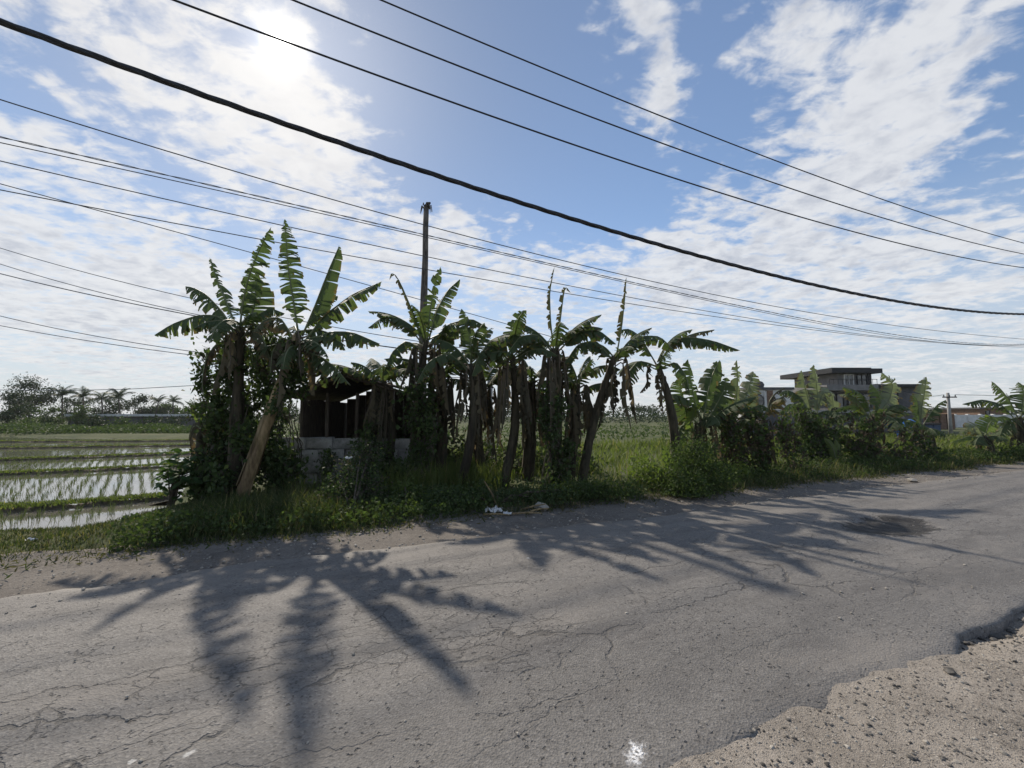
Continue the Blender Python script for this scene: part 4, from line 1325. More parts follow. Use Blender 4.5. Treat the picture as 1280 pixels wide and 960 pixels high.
# bananas fruit bunch on the left plant: hands of green fruit
c_ = PX(322, 455, 8.05)
root = thing('banana_bunch', 'green banana bunch hanging between the two tall left plants', 'fruit bunch', c_ + np.array([0, 0, .35]))
mb = MB()
mb.tube([c_ + np.array([0, .05, .45]), c_ + np.array([0, 0, .3]), c_ - np.array([0, 0, .3])], [.03, .025, .015], 6)
mb.build('stalk', M_RIB, root)
M_FRUIT = simple('green_banana', (0.06, 0.10, 0.025), (0.10, 0.15, 0.04), 8, 0.45, .1)
for k in range(6):
    mb = MB()
    for j in range(9):
        a = j * .7 + k
        z_ = .25 - k * .1
        r_ = .13 - k * .008
        p0 = c_ + np.array([math.cos(a) * .03, math.sin(a) * .03, z_])
        mb.tube([p0, c_ + np.array([math.cos(a) * r_, math.sin(a) * r_, z_ - .02]), c_ + np.array([math.cos(a) * (r_ + .02), math.sin(a) * (r_ + .02), z_ + .07])], [.012, .022, .008], 5)
    mb.build('hand', M_FRUIT, root, smooth=True)

# ------------------------------------------------------------------ block shed behind the left clump
YS = 9.9
xw0, xw1 = PX(366, 560, YS)[0], PX(530, 560, YS)[0]
zt = PX(400, 547, YS)[2]
zb = float(ground_h(PX(400, 560, YS)[0], YS)) - .02
root = thing('shed', 'low block walled shed with a dark pitched roof behind the left banana plants', 'shed', (xw0, YS, zb))
nc = 4
ch = (zt - zb) / nc
mb = MB()
mb.box(((xw0 + xw1) / 2, YS + .09, (zt + zb) / 2 - .02), (xw1 - xw0 - .05, .10, zt - zb - .05))
wall = mb.build('wall', M_MORTAR, root)
for k in range(10):
    for (nm, xx) in (('plank', xw0 + .06), ('plank', xw1 - .06)):
        mb = MB()
        mb.box((xx + random.uniform(-.01, .01), YS + .33 + k * .285, zb + 1.0), (.04, .275, 2.06 + random.uniform(-.06, .04)))
        mb.build(nm, M_WOOD, root)
for k in range(10):
    mb = MB()
    ww = (xw1 - xw0 - .2) / 10
    xc_ = xw0 + .1 + ww * (k + .5)
    xmm = (xw0 + xw1) / 2 - .35
    hw_ = (xmm - xw0 + .25) if xc_ < xmm else (xw1 - xmm + .25)
    zr_, ze_ = PX(408, 466, YS)[2], PX(380, 494, YS)[2]
    zt_ = zr_ - (zr_ - ze_ + .05) * abs(xc_ - xmm) / hw_ - .12
    mb.box((xc_, YS + 2.9 + random.uniform(-.01, .01), (zt_ + zb) / 2), (ww - .012, .04, zt_ - zb))
    mb.build('plank', M_WOOD, root)
blk_meshes = []
for k in range(5):
    mb = MB()
    mb.box((0, 0, 0), (.61, .15, ch - .02), jit=.024)
    me = mb.build('block', M_BLOCK, None).data
    blk_meshes.append(me)
    bpy.data.objects.remove(bpy.data.objects['block'])
for r_ in range(nc):
    x_ = xw0 + (.31 if r_ % 2 == 0 else .0)
    while x_ < xw1 + .02:
        o = bpy.data.objects.new('block', blk_meshes[random.randrange(5)])
        COL.objects.link(o)
        o.parent = wall
        o.location = (x_ - xw0, .055 + random.uniform(-.012, .008), ch * (r_ + .5) + random.uniform(-.006, .006))
        o.rotation_euler = (0, random.uniform(-.012, .012), random.uniform(-.02, .02))
        x_ += .625
for u_ in (376, 408, 445, 482, 522):
    mb = MB()
    px0 = PX(u_, 560, YS + .1)[0]
    mb.tube([(px0, YS + .1, zt - .02), (px0 + random.uniform(-.03, .03), YS + .1, 2.15)], [.045, .04], 7)
    mb.build('post', M_WOOD, root)
xm = (xw0 + xw1) / 2 - .35
zr, ze = PX(408, 466, YS)[2], PX(380, 494, YS)[2]
rl = MB()
for sg in (-1, 1):
    hw = (xm - xw0 + .25) if sg < 0 else (xw1 - xm + .25)
    k = 26
    vs, fs = [], []
    for i in range(k + 1):
        yy = YS - .25 + i / k * 3.3
        zc = .025 if i % 2 else 0.0
        vs += [(xm, yy, zr + zc), (xm + sg * hw * .5, yy, (zr + ze) / 2 - .03 + zc), (xm + sg * hw, yy, ze - .05 + zc)]
        vs += [(xm, yy, zr + zc - .03), (xm + sg * hw * .5, yy, (zr + ze) / 2 - .06 + zc), (xm + sg * hw, yy, ze - .08 + zc)]
    for i in range(k):
        a, b = i * 6, i * 6 + 6
        fs += [(a, a + 1, b + 1, b), (a + 1, a + 2, b + 2, b + 1), (a + 3, b + 3, b + 4, a + 4), (a + 4, b + 4, b + 5, a + 5), (a + 2, a + 5, b + 5, b + 2)]
    fs += [(0, 3, 4, 1), (1, 4, 5, 2)]
    rl.add(vs, fs)
roof = rl.build('roof', M_DARKROOF, root)
mb = MB()
mb.tube([(xm, YS - .3, zr + .03), (xm, YS + 3.1, zr + .03)], [.05, .05], 6)
mb.build('ridge_cap', M_DARKROOF, roof)
for sg in (-1, 1):
    mb = MB()
    hw = (xm - xw0 + .2) if sg < 0 else (xw1 - xm + .2)
    mb.tube([(xm, YS - .2, zr - .08), (xm + sg * hw, YS - .2, ze - .13)], [.035, .035], 5)
    mb.build('rafter', M_WOOD, roof)

# ------------------------------------------------------------------ houses on the right


def wbox(mb, u0, v0, u1, v1, Y, dpt, z0=None):
    a, c = PX(u0, v1, Y), PX(u1, v0, Y)
    zlo = a[2] if z0 is None else z0
    mb.box(((a[0] + c[0]) / 2, Y + dpt / 2, (zlo + c[2]) / 2), (c[0] - a[0], dpt, c[2] - zlo))


def part(root, name, u0, v0, u1, v1, Y, dpt, mat, z0=None):
    mb = MB()
    wbox(mb, u0, v0, u1, v1, Y, dpt, z0)
    return mb.build(name, mat, root)


def window(root, u0, v0, u1, v1, Y, bars=1, mat=None):
    f = MB()
    a, c = PX(u0, v1, Y), PX(u1, v0, Y)
    t_ = .09
    W_, H_ = c[0] - a[0], c[2] - a[2]
    xm_, zm_ = (a[0] + c[0]) / 2, (a[2] + c[2]) / 2
    f.box((a[0] + t_ / 2, Y - .04, zm_), (t_, .12, H_))
    f.box((c[0] - t_ / 2, Y - .04, zm_), (t_, .12, H_))
    f.box((xm_, Y - .04, a[2] + t_ / 2), (W_ - 2 * t_, .118, t_))
    f.box((xm_, Y - .04, c[2] - t_ / 2), (W_ - 2 * t_, .118, t_))
    for k in range(bars):
        f.box((a[0] + W_ * (k + 1) / (bars + 1), Y - .045, zm_), (.06, .10, H_ - 2 * t_))
    wobj = f.build('window', mat or M_BLACK, root)
    p_ = MB()
    p_.box((xm_, Y - .02, zm_), (W_ - 2 * t_, .03, H_ - 2 * t_))
    o = p_.build('pane', M_GLASS, None)
    o.parent = wobj
    for v in o.data.vertices:
        v.co = v.co - Vector(root.location)
    return wobj


YH = 45.0
b = PX(1070, 540, YH)
root = thing('modern_house', 'dark grey flat roofed modern house with a boxy upper storey', 'house', (b[0], YH, -.1))
part(root, 'upper_wall', 1048, 466, 1087, 490, YH, 6.9, M_MGREY)
rf = part(root, 'roof', 1040, 459.5, 1089, 465.8, YH - .9, 8.6, M_BLACK)
part(root, 'roof_canopy', 1089.2, 460.5, 1103, 466.2, YH - .6, 7.0, M_BLACK)
part(root, 'terrace_slab', 1034, 481, 1098, 488, YH - .8, 9.0, M_MGREY)
part(root, 'ground_floor_wall', 1042, 488.2, 1097, 545, YH + .2, 8.0, M_DGREY, z0=-.2)
part(root, 'wing_wall', 1097.2, 483.4, 1151, 545, YH + .3, 7.0, M_DGREY, z0=-.2)
part(root, 'wing_roof', 1095, 480, 1154, 483.3, YH - .3, 8.0, M_BLACK)
part(root, 'corner_pilaster', 1086.8, 466.2, 1089, 490, YH - .1, .5, M_BLACK)
window(root, 1055, 467.8, 1066, 484, YH - .02, 1, M_WHITE)
window(root, 1071, 468.2, 1083, 484, YH - .02, 1)
window(root, 1046, 492, 1054, 514, YH + .15, 0)
window(root, 1060, 492, 1088, 510, YH + .15, 2)
window(root, 1104, 490, 1122, 508, YH + .2, 1)
# openings on the side that faces the road
xs_ = PX(1048, 470, YH)[0]
for (ya, yb_, vz0, vz1, mt_) in ((49.0, 51.2, 486, 473, M_WHITE), (45.6, 47.2, 474.5, 468.5, M_BLACK)):
    z0_, z1_ = PX(1048, vz0, YH)[2], PX(1048, vz1, YH)[2]
    f = MB()
    for (yy, zz, sy_, sz_) in ((ya, (z0_ + z1_) / 2, .1, z1_ - z0_ + .1), (yb_, (z0_ + z1_) / 2, .1, z1_ - z0_ + .1), ((ya + yb_) / 2, z0_, yb_ - ya - .1, .1), ((ya + yb_) / 2, z1_, yb_ - ya - .1, .1)):
        f.box((xs_ - .03, yy, zz), (.12, sy_, sz_))
    wobj = f.build('window', mt_, root)
    f = MB()
    f.box((xs_ - .01, (ya + yb_) / 2, (z0_ + z1_) / 2), (.06, yb_ - ya - .1, z1_ - z0_ - .1))
    o = f.build('pane', M_GLASS, None)
    o.parent = wobj
    for vv in o.data.vertices:
        vv.co = vv.co - Vector(root.location)
mb = MB()
for k in range(12):
    x0_ = PX(1036 + k * 5.4, 480, YH - .6)
    mb.tube([(x0_[0], YH - .7, x0_[2] - .05), (x0_[0], YH - .7, x0_[2] + .5)], [.02, .02], 4)
mb.tube([(PX(1036, 480, YH - .6)[0], YH - .7, PX(1036, 480, YH - .6)[2] + .5), (PX(1096, 480, YH - .6)[0], YH - .7, PX(1036, 480, YH - .6)[2] + .5)], [.03, .03], 5)
mb.build('railing', M_BLACK, root)

YW = 43.0
b = PX(958, 530, YW)
root = thing('white_house', 'low white house with an arched and a round window behind the garden wall', 'house', (b[0], YW, -.1))
part(root, 'wall', 934, 487, 991, 545, YW, 3.2, M_WHITE, z0=-.2)
part(root, 'parapet', 932.5, 484, 993, 487, YW - .2, 3.6, M_DGREY)
part(root, 'pilaster', 957.5, 489, 960.5, 530, YW - .25, .25, M_WHITE, z0=-.1)
part(root, 'stone_column', 961, 488, 966, 530, YW - .35, .35, M_BROWN, z0=-.1)


def disc(root, name, u, v, r_, Y, mat, arch=False):
    c_ = PX(u, v, Y)
    rr = r_ * Y / F
    k = 20
    vs = []
    for yy in (Y, Y - .1):
        for i in range(k):
            a = 2 * math.pi * i / k
            vs.append((c_[0] + math.cos(a) * rr, yy, c_[2] + math.sin(a) * rr * (1 if (not arch or math.sin(a) > 0) else 1.1)))
    mb = MB()
    mb.add(vs, [tuple(range(k)), tuple(range(2 * k - 1, k - 1, -1))] + [(i, k + i, k + (i + 1) % k, (i + 1) % k) for i in range(k)])
    return mb.build(name, mat, root), c_, rr


for (u, v, r_) in ((946, 501, 9), (972, 503.5, 5.5)):
    fr, c_, rr = disc(root, 'window', u, v, r_, YW - .02, M_BLACK)
    k = 18
    mb = MB()
    vs = [(c_[0] + math.cos(2 * math.pi * i / k) * rr * .85, YW - .14, c_[2] + math.sin(2 * math.pi * i / k) * rr * .85) for i in range(k)]
    mb.add(vs, [tuple(range(k))])
    o = mb.build('pane', M_GLASS, None)
    o.parent = fr
    for vv in o.data.vertices:
        vv.co = vv.co - Vector(root.location)
    mb = MB()
    mb.box((c_[0], YW - .16, c_[2]), (rr * 1.8, .04, .05))
    mb.box((c_[0], YW - .163, c_[2]), (.05, .04, rr * 1.8))
    o = mb.build('glazing_bar', M_BLACK, None)
    o.parent = fr
    for vv in o.data.vertices:
        vv.co = vv.co - Vector(root.location)
mb = MB()
c_ = PX(948, 481, YW + 1)
mb.tube([c_ + np.array([0, 0, -.35]), c_ + np.array([0, 0, .0]), c_ + np.array([0, 0, .3]), c_ + np.array([0, 0, .42])], [.45, .55, .4, .1], 12)
mb.build('water_tank', M_DGREY, root, smooth=True)

YG = 34.0
b = PX(1040, 545, YG)
root = thing('garden_wall', 'long dark grey garden wall with pale coping in front of the houses', 'wall', (b[0], YG, -.1))
x_ = 932
while x_ < 1150:
    part(root, 'wall_panel', x_ + .15, 516, x_ + 21.85, 545, YG, .2, M_DGREY, z0=-.2)
    part(root, 'pillar', x_ - 1.2, 513.9, x_ + .1, 545, YG - .1, .4, M_MGREY, z0=-.2)
    x_ += 22
part(root, 'coping', 931, 512.5, 1152, 516, YG - .12, .45, M_CONC)

YT = 31.0
b = PX(1165, 546, YT)
root = thing('sheet_hut', 'low blue grey sheet metal hut beside the pale leaved banana plant', 'hut', (b[0], YT, -.1))
for k in range(6):
    part(root, 'sheet_panel', 1154 + k * 3.6 + .1, 531, 1154 + k * 3.6 + 3.5, 546, YT + (.03 if k % 2 else 0), .08, M_BLUE, z0=-.12)
part(root, 'roof', 1153, 529, 1177, 531, YT - .1, 3.0, M_BLACK)
part(root, 'side_wall', 1154.2, 531.2, 1175, 546, YT + .2, 2.4, M_BLUE, z0=-.12)
mb = MB()
c_ = PX(1138, 525, 27)
vs, fs = [], []
for i in range(9):
    for j in range(7):
        vs.append((c_[0] - .9 + i * .22, 27 + j * .3, c_[2] - .05 * (j - 3) ** 2 + .08 * math.sin(i * 1.3 + j)))
for i in range(8):
    for j in range(6):
        a = i * 7 + j
        fs.append((a, a + 7, a + 8, a + 1))
mb.add(vs, fs)
for (i, j) in ((0, 0), (8, 0), (0, 6), (8, 6)):
    q_ = np.array(vs[i * 7 + j])
    mb.tube([(q_[0], q_[1], -.1), q_], [.03, .03], 5)
tag(mb.build('tarp', M_TARP, None), 'blue tarp sheltering behind the bushy banana plant', 'tarp')

YF = 60.0
b = PX(1215, 534, YF)
root = thing('white_wall', 'long white boundary wall across the field behind the utility pole', 'wall', (b[0], YF, -.1))
x_ = 1180
while x_ < 1345:
    part(root, 'wall_panel', x_ + .1, 518.5, x_ + 15.9, 534, YF, .2, M_WHITE, z0=-.2)
    part(root, 'pillar', x_ - .6, 517.5, x_ + .05, 534, YF - .1, .4, M_WHITE, z0=-.2)
    x_ += 16
YB = 75.0
b = PX(1235, 530, YB)
root = thing('far_house', 'small brownish far house above the white boundary wall', 'house', (b[0], YB, -.1))
part(root, 'wall', 1226, 511, 1256, 530, YB, 8, M_BROWN, z0=-.2)
part(root, 'roof', 1224.5, 509, 1258, 511, YB - .4, 8.8, M_DGREY)
window(root, 1232, 513, 1237, 518, YB - .02, 0)
part(root, 'chimney', 1226.5, 498, 1234, 509, YB + 2, 1.2, M_BROWN) if False else None
b = PX(1168, 530, 52)
root = thing('grey_boundary_wall', 'low brown grey boundary wall left of the utility pole', 'wall', (b[0], 52, -.1))
for k in range(5):
    part(root, 'wall_panel', 1148 + k * 9 + .1, 517.5, 1148 + k * 9 + 8.9, 538, 52, .2, M_BROWN, z0=-.2)

# utility pole on the right
YP = 33.0
b = PX(1189, 546, YP)
b[2] = float(ground_h(b[0], b[1]))
root = thing('utility_pole', 'grey utility pole standing in front of the white boundary wall', 'utility pole', b)
tp = PX(1185.2, 491, YP)
mb = MB()
mb.tube([(b[0], YP, b[2] - .1), (b[0], YP, tp[2])], [.14, .10], 10)
mb.build('pole', M_CONC, root, smooth=True)
mb = MB()
mb.box((b[0], YP - .12, tp[2] - .35), (1.1, .08, .09))
arm = mb.build('cross_arm', M_BLACK, root)
for k in (-.45, 0.0, .45):
    mb = MB()
    mb.tube([(b[0] + k, YP - .12, tp[2] - .305), (b[0] + k, YP - .12, tp[2] - .16)], [.035, .03], 6)
    o = mb.build('insulator', M_BLACK, None)
    o.parent = arm
    for vv in o.data.vertices:
        vv.co = vv.co - Vector(root.location)
for (lbl, e, k) in (('thin wire from the small utility pole to the right edge', (3000, 505), .45), ('thin wire from the small utility pole to the dark house', (1120, 486), -.45)):
    a_ = np.array([b[0] + k, YP - .12, tp[2] - .16])
    e_ = PX(*e, YP if e[0] > 1200 else 45)
    mb = MB()
    mb.tube([a_ + (e_ - a_) * t_ - np.array([0, 0, 1.6 * t_ * (1 - t_)]) for t_ in np.linspace(0, 1, 14)], .018, 5)
    tag(mb.build('service_wire', M_WIRE), lbl, 'wire')

# ------------------------------------------------------------------ overhead lines
WIRES = [
    ('thick twisted black cable sagging right across the sky', 4.6, .024, M_WIRE, 3, [(0, 27), (250, 118), (350, 152), (500, 204), (640, 250), (790, 295), (940, 340), (1115, 374), (1280, 393)]),
    ('lowest of the three thin wires above the thick cable', 4.3, 0.0095, M_WIRE, 1, [(215, 0), (375, 58), (640, 154), (875, 231), (1040, 285), (1280, 334)]),
    ('middle of the three thin wires above the thick cable', 4.55, 0.0095, M_WIRE, 1, [(365, 0), (640, 108), (875, 195), (1090, 270), (1280, 317)]),
    ('topmost of the three thin wires above the thick cable', 4.8, 0.0095, M_WIRE, 1, [(475, 0), (640, 69), (910, 175), (1090, 248), (1280, 303)]),
    ('uppermost wire of the lower group behind the banana leaves', 11.0, .012, M_WIREG, 1, [(0, 125), (200, 185), (400, 245), (525, 280), (640, 311), (790, 345), (990, 387), (1280, 424)]),
    ('second wire down in the lower group, twisted pair', 11.2, .014, M_WIREG, 2, [(0, 168), (170, 215), (350, 252), (525, 291), (640, 317), (790, 352), (940, 387), (1280, 430)]),
    ('thin wire just under the twisted pair, meeting it on the right', 11.3, .010, M_WIREG, 1, [(0, 177), (170, 217), (350, 256), (525, 294), (640, 320), (790, 355), (940, 388), (1280, 431)]),
    ('third wire down in the lower group, crossing the dead trunk', 11.6, .011, M_WIREG, 1, [(0, 202), (350, 280), (640, 342), (790, 372), (940, 400), (1280, 432)]),
    ('lowest wire of the lower group crossing the dead trunk', 11.8, .011, M_WIREG, 1, [(0, 236), (300, 297), (500, 330), (640, 357), (790, 377), (990, 410), (1280, 434)]),
    ('thin steeper wire crossing the lower group at the left', 11.4, .009, M_WIREG, 1, [(0, 230), (150, 270), (300, 312), (450, 354), (560, 384)]),
]
for lbl, d_, rad, mat, strands, pts in WIRES:
    sp_ = []
    for (u, v) in pts:
        r3 = ray(u, v)
        t_ = d_ / (r3[0] * N[0] + r3[1] * N[1])
        P_ = np.array([0, 0, HC]) + r3 * t_
        sp_.append((P_[0] * U[0] + P_[1] * U[1], P_[2], 1.0 / t_))
    sp_ = np.array(sp_)
    co = np.polyfit(sp_[:, 0], sp_[:, 1], 2 if len(pts) < 8 else 3, w=sp_[:, 2])
    s0, s1 = sp_[0, 0] - d_ * .12, sp_[-1, 0] + d_ * .5
    sv = np.linspace(s0, s1, 70 if strands == 1 else 420)
    zv = np.polyval(co, sv)
    mb = MB()
    x_, y_ = XY(sv, d_)
    P3_ = np.stack([x_, y_, zv], 1)
    if strands == 1:
        mb.tube(P3_, rad, 6)
    else:
        for k in range(strands):
            ph = 2 * math.pi * k / strands + sv * 2 * math.pi / (1.0 if strands == 3 else 1.0)
            off = np.stack([np.cos(ph) * N[0], np.cos(ph) * N[1], np.sin(ph)], 1) * rad * (.48 if strands == 3 else .8)
            mb.tube(P3_ + off, rad * (.75 if strands == 3 else .55), 7)
    tag(mb.build('power_line', mat, None, smooth=True), lbl, 'overhead wire', 'overhead wires along the road')

# far wires at the left, ending on a pole hidden among the bananas
bp = G(612, 577)
bp[2] = float(ground_h(bp[0], bp[1]))
root = thing('concrete_pole', 'slim concrete wire pole standing behind the middle banana plants', 'utility pole', bp)
tp = PX(612, 437, bp[1])
mb = MB()
mb.tube([bp - np.array([0, 0, .1]), (bp[0], bp[1], tp[2])], [.12, .09], 10)
mb.build('pole', M_CONC, root, smooth=True)
LW = [('upper left wire running into the tall banana leaves', (0, 310), (235, 372), 440), ('second wire running into the tall banana leaves, upper of a close pair', (0, 330), (250, 394), 448),
      ('lower wire of the close pair running into the tall banana leaves', (0, 342), (250, 396), 450), ('upper wire of the low pair left of the vine column', (0, 395), (245, 440), 470),
      ('lower wire of the low pair left of the vine column', (0, 407), (242, 444), 474)]
for i, (lbl, a, m__, vend) in enumerate(LW):
    dl = 15.5
    e_ = np.array([bp[0], bp[1], PX(612, vend, bp[1])[2]])
    A = PX(a[0], a[1], dl)
    M_ = PX(m__[0], m__[1], dl * .95)
    # quadratic through A, M_, e_
    tm = .5
    mb = MB()
    ts = np.linspace(-.25, 1, 50)
    tm = np.linalg.norm(M_ - A) / (np.linalg.norm(M_ - A) + np.linalg.norm(e_ - M_))
    pts = [A * ((t_ - tm) * (t_ - 1) / (tm * 1.0)) + M_ * (t_ * (t_ - 1) / (tm * (tm - 1))) + e_ * (t_ * (t_ - tm) / (1 - tm)) for t_ in ts]
    mb.tube(pts, .013 if i not in (2,) else .018, 5)
    tag(mb.build('power_line', M_WIREG, None), lbl, 'overhead wire', 'overhead wires left of the bananas')
mb = MB()
mb.tube([PX(u, v, 45) for u, v in ((-80, 486), (0, 487.5), (90, 488), (160, 486.5), (250, 481.5), (330, 474))], .035, 5)
tag(mb.build('power_line', M_WIREG, None), 'faint nearly level wire low over the palms across the paddy', 'overhead wire')

# ------------------------------------------------------------------ far trees


def tree(label, u, vt, Y, wid_px, mat, seed, vb=528, group='trees beyond the paddy', n_=1500, gaps=.5):
    rd = random.Random(seed)
    b = PX(u, vb, Y)
    b[2] = -.3
    tp_ = PX(u, vt, Y)
    H = tp_[2] - b[2]
    Wd = wid_px / 2 * Y / F
    root = thing('tree', label, 'tree', b, group)
    mb = MB()
    fork = b + np.array([rd.uniform(-.2, .2), 0, H * rd.uniform(.3, .42)])
    mb.tube([b - np.array([0, 0, .3]), (b + fork) / 2 + np.array([rd.uniform(-.15, .15), 0, 0]), fork], [.045 * H * .6, .035 * H * .6, .027 * H * .6], 7)
    ells = []
    for k in range(10):
        a = rd.uniform(0, 6.28)
        rr = rd.uniform(.2, .8) * Wd
        zc = b[2] + H * rd.uniform(.28, .88)
        if k == 0:
            rr, zc = 0.1, b[2] + H * .88
        shr = 1 - .45 * abs((zc - b[2]) / H - .6) / .4
        c_ = np.array([b[0] + math.cos(a) * rr * shr, Y + math.sin(a) * rr * shr, zc])
        r_ = Wd * rd.uniform(.3, .5)
        ells.append((c_, (r_, r_, min(r_ * .8, H * .2))))
        mb.tube([fork, (fork + c_) / 2 + np.array([0, 0, -.1 * H * .3]), c_], [.02 * H * .6, .013 * H * .6, .005 * H * .6], 5)
    mb.build('trunk', M_BARK, root)
    pts = clumpy(int(n_ * 1.9), ells, .26, 8, .35)
    v, q_ = leafcloud(pts, .27 * Y / 80, .65, .2)
    np_mesh('crown', v, q_, mat, root)


def palm_frond_mesh(seed, L=2.4):
    rd = random.Random(seed)
    mb = MB()
    pts = arc((0, 0, 0), 0, .9, -.75, L, 9, 1.1)
    P_ = np.array(pts)
    mb.tube(P_, np.linspace(.04, .01, len(P_)), 4)
    n_ = 24
    for i in range(n_):
        k = .12 + .88 * i / n_
        f = k * (len(P_) - 1)
        i0 = min(len(P_) - 2, int(f))
        c_ = P_[i0] + (P_[i0 + 1] - P_[i0]) * (f - i0)
        tg = P_[i0 + 1] - P_[i0]
        tg /= np.linalg.norm(tg)
        ll = .62 * math.sin(math.pi * (.15 + .8 * k)) + .08
        for sg in (-1, 1):
            d_ = np.array([0, sg * .75, 0]) + tg * .5 + np.array([0, 0, -.55 + rd.uniform(-.15, .15)])
            d_ /= np.linalg.norm(d_)
            mb.add([c_ - tg * .035, c_ + tg * .035, c_ + d_ * ll], [(0, 1, 2)])
    o = mb.build('frond', M_PALM)
    me = o.data
    bpy.data.objects.remove(o)
    return me


FRONDS = [palm_frond_mesh(s_) for s_ in (1, 2, 3)]


def palm(label, u, vt, Y, seed, sc=1.0, group='coconut palms beyond the paddy', vb=528):
    rd = random.Random(seed)
    b = PX(u, vb, Y)
    b[2] = -.3
    tp_ = PX(u + rd.uniform(-2, 2), vt + 12 * sc * 80 / Y, Y)
    root = thing('palm_tree', label, 'palm tree', b, group)
    mb = MB()
    mb.tube([b - np.array([0, 0, .2]), (b * .6 + tp_ * .4) + np.array([rd.uniform(-.4, .4), 0, 0]), tp_], [.19, .14, .11], 7)
    mb.build('trunk', M_BARK, root, smooth=True)
    for k in range(15):
        o = bpy.data.objects.new('frond', FRONDS[k % 3])
        COL.objects.link(o)
        o.parent = root
        o.location = tuple(tp_ - np.array(root.location))
        o.rotation_euler = (rd.uniform(-.3, .3), rd.uniform(-.95, .7), k * 2.4 + rd.uniform(-.3, .3))
        s_ = sc * rd.uniform(.85, 1.15)
        o.scale = (s_, s_, s_)


tree('tall open crowned tree at the far left, highest of the tree line', 36, 473, 78, 62, M_TREE, 1, n_=2600)
tree('dark round tree below the open crowned one at the far left', 8, 489, 72, 50, M_TREE, 2, n_=1800)
palm('first bushy coconut palm right of the tall open crowned tree', 78, 482, 80, 11, 1.14)
palm('coconut palm second right of the tall open crowned tree', 104, 484, 82, 12, 1.14)
palm('coconut palm in the middle of the palm row across the paddy', 128, 486, 84, 13, 1.14)
palm('coconut palm just right of the middle of the palm row', 150, 484, 82, 14, 1.22)
palm('small slender coconut palm near the right end of the tree line', 196, 493, 92, 15, 0.99)
palm('slender coconut palm standing alone nearest the banana clump', 217, 492, 88, 16, 0.95)
tree('dark spreading tree among the palms across the paddy', 92, 497, 84, 56, M_TREE, 3)
tree('dark rounded tree behind the middle palms across the paddy', 135, 497, 88, 58, M_TREE, 4)
tree('dark tree right of the palm row with a domed crown', 178, 494, 92, 44, M_TREE, 5)
tree('lower pale green tree between the slender palms', 208, 505, 96, 44, M_TREE2, 6)
tree('lower tree half hidden by the vine column', 240, 502, 98, 50, M_TREE2, 7)
tree('tree seen behind the left vine column', 285, 500, 100, 60, M_TREE, 8)
tree('light green tree in front of the low shed across the paddy', 100, 507, 62, 26, M_TREE2, 9, 533, n_=900)
tree('small light tree left of the low shed across the paddy', 62, 509, 60, 40, M_TREE2, 10, 533, n_=1000)
tree('small dark tree at the left edge behind the crop rows', 15, 508, 60, 50, M_TREE, 12, 533, n_=1200)
for k, (u, vt, Y, wd, lb) in enumerate([(360, 503, 110, 70, 'far tree behind the block shed'), (450, 502, 120, 90, 'far tree behind the three tipped banana plant'), (540, 504, 120, 90, 'far tree behind the tall dead trunk'),
                                      (640, 503, 125, 90, 'far tree behind the middle of the banana row'), (730, 505, 125, 80, 'far tree behind the dark leaning trunk'), (800, 506, 130, 70, 'far tree behind the sunlit gap'),
                                      (880, 505, 130, 80, 'far tree behind the broad banana plant'), (1185, 514, 150, 40, 'low far tree right behind the utility pole'), (1212, 513, 150, 40, 'low far tree above the white boundary wall'), (1262, 512, 150, 46, 'low far tree behind the brownish far house'), (1163, 513, 150, 34, 'low far tree left of the utility pole')]):
    tree(lb, u, vt, Y, wd, M_TREE, 40 + k, 526, 'far trees along the horizon', n_=900)
palm('tiny far palm left of the utility pole', 1168, 508, 150, 61, 1.3, 'far palms on the right', 526)
palm('tiny far palm just right of the first far palm', 1177, 509, 150, 62, 1.3, 'far palms on the right', 526)

u_ = rng.uniform(225, 1330, 1500)
Yc = rng.uniform(95, 140, 1500)
base_ = np.array([PX(a, 526, y_) for a, y_ in zip(u_, Yc)])
cc = np.repeat(base_, 12, 0)
hh = (1.2 + 4.2 * vnoise(cc[:, 0] * .09, cc[:, 1] * .05)) * np.where(cc[:, 0] / cc[:, 1] > .45, .6, 1) * rng.random(len(cc)) ** .7
cc[:, 2] = -.3 + hh
cc[:, :2] += rng.normal(size=(len(cc), 2)) * 1.1
v, q_ = leafcloud(cc, .62, .6, .1)
tag(np_mesh('far_wood', v, q_, M_TREE), kind='stuff', label='low dark wood along the far edge of the field', cat='wood')
u_ = rng.uniform(300, 900, 900)
Yc = rng.uniform(24, 75, 900) ** 1.0
base_ = np.array([PX(a, 526, y_) for a, y_ in zip(u_, Yc)])
cc = np.repeat(base_, 9, 0)
cc[:, 2] = ground_h(cc[:, 0], cc[:, 1]) + (.1 + 1.1 * vnoise(cc[:, 0] * .3, cc[:, 1] * .3) ** 2) * rng.random(len(cc))
cc[:, :2] += rng.normal(size=(len(cc), 2)) * .45
v, q_ = leafcloud(cc, .26, .45, -.1)
tag(np_mesh('field_scrub', v, q_, M_TREE2), kind='stuff', label='patchy low scrub across the field behind the bananas', cat='scrub')
# long low shed across the paddy
YL = 64
b = PX(165, 533, YL)
root = thing('long_shed', 'long low dark shed with a pale roof edge across the paddy', 'shed', (b[0], YL, -.4))
part(root, 'wall', 84, 520.5, 232, 536, YL, 5, M_DGREY, z0=-.5)
rf = part(root, 'roof', 80, 517.6, 236, 520.4, YL - .6, 6.4, M_ROOFPALE)
for k in range(7):
    part(root, 'post', 86 + k * 23, 520.45, 87.2 + k * 23, 536, YL - .5, .2, M_WOOD, z0=-.5)

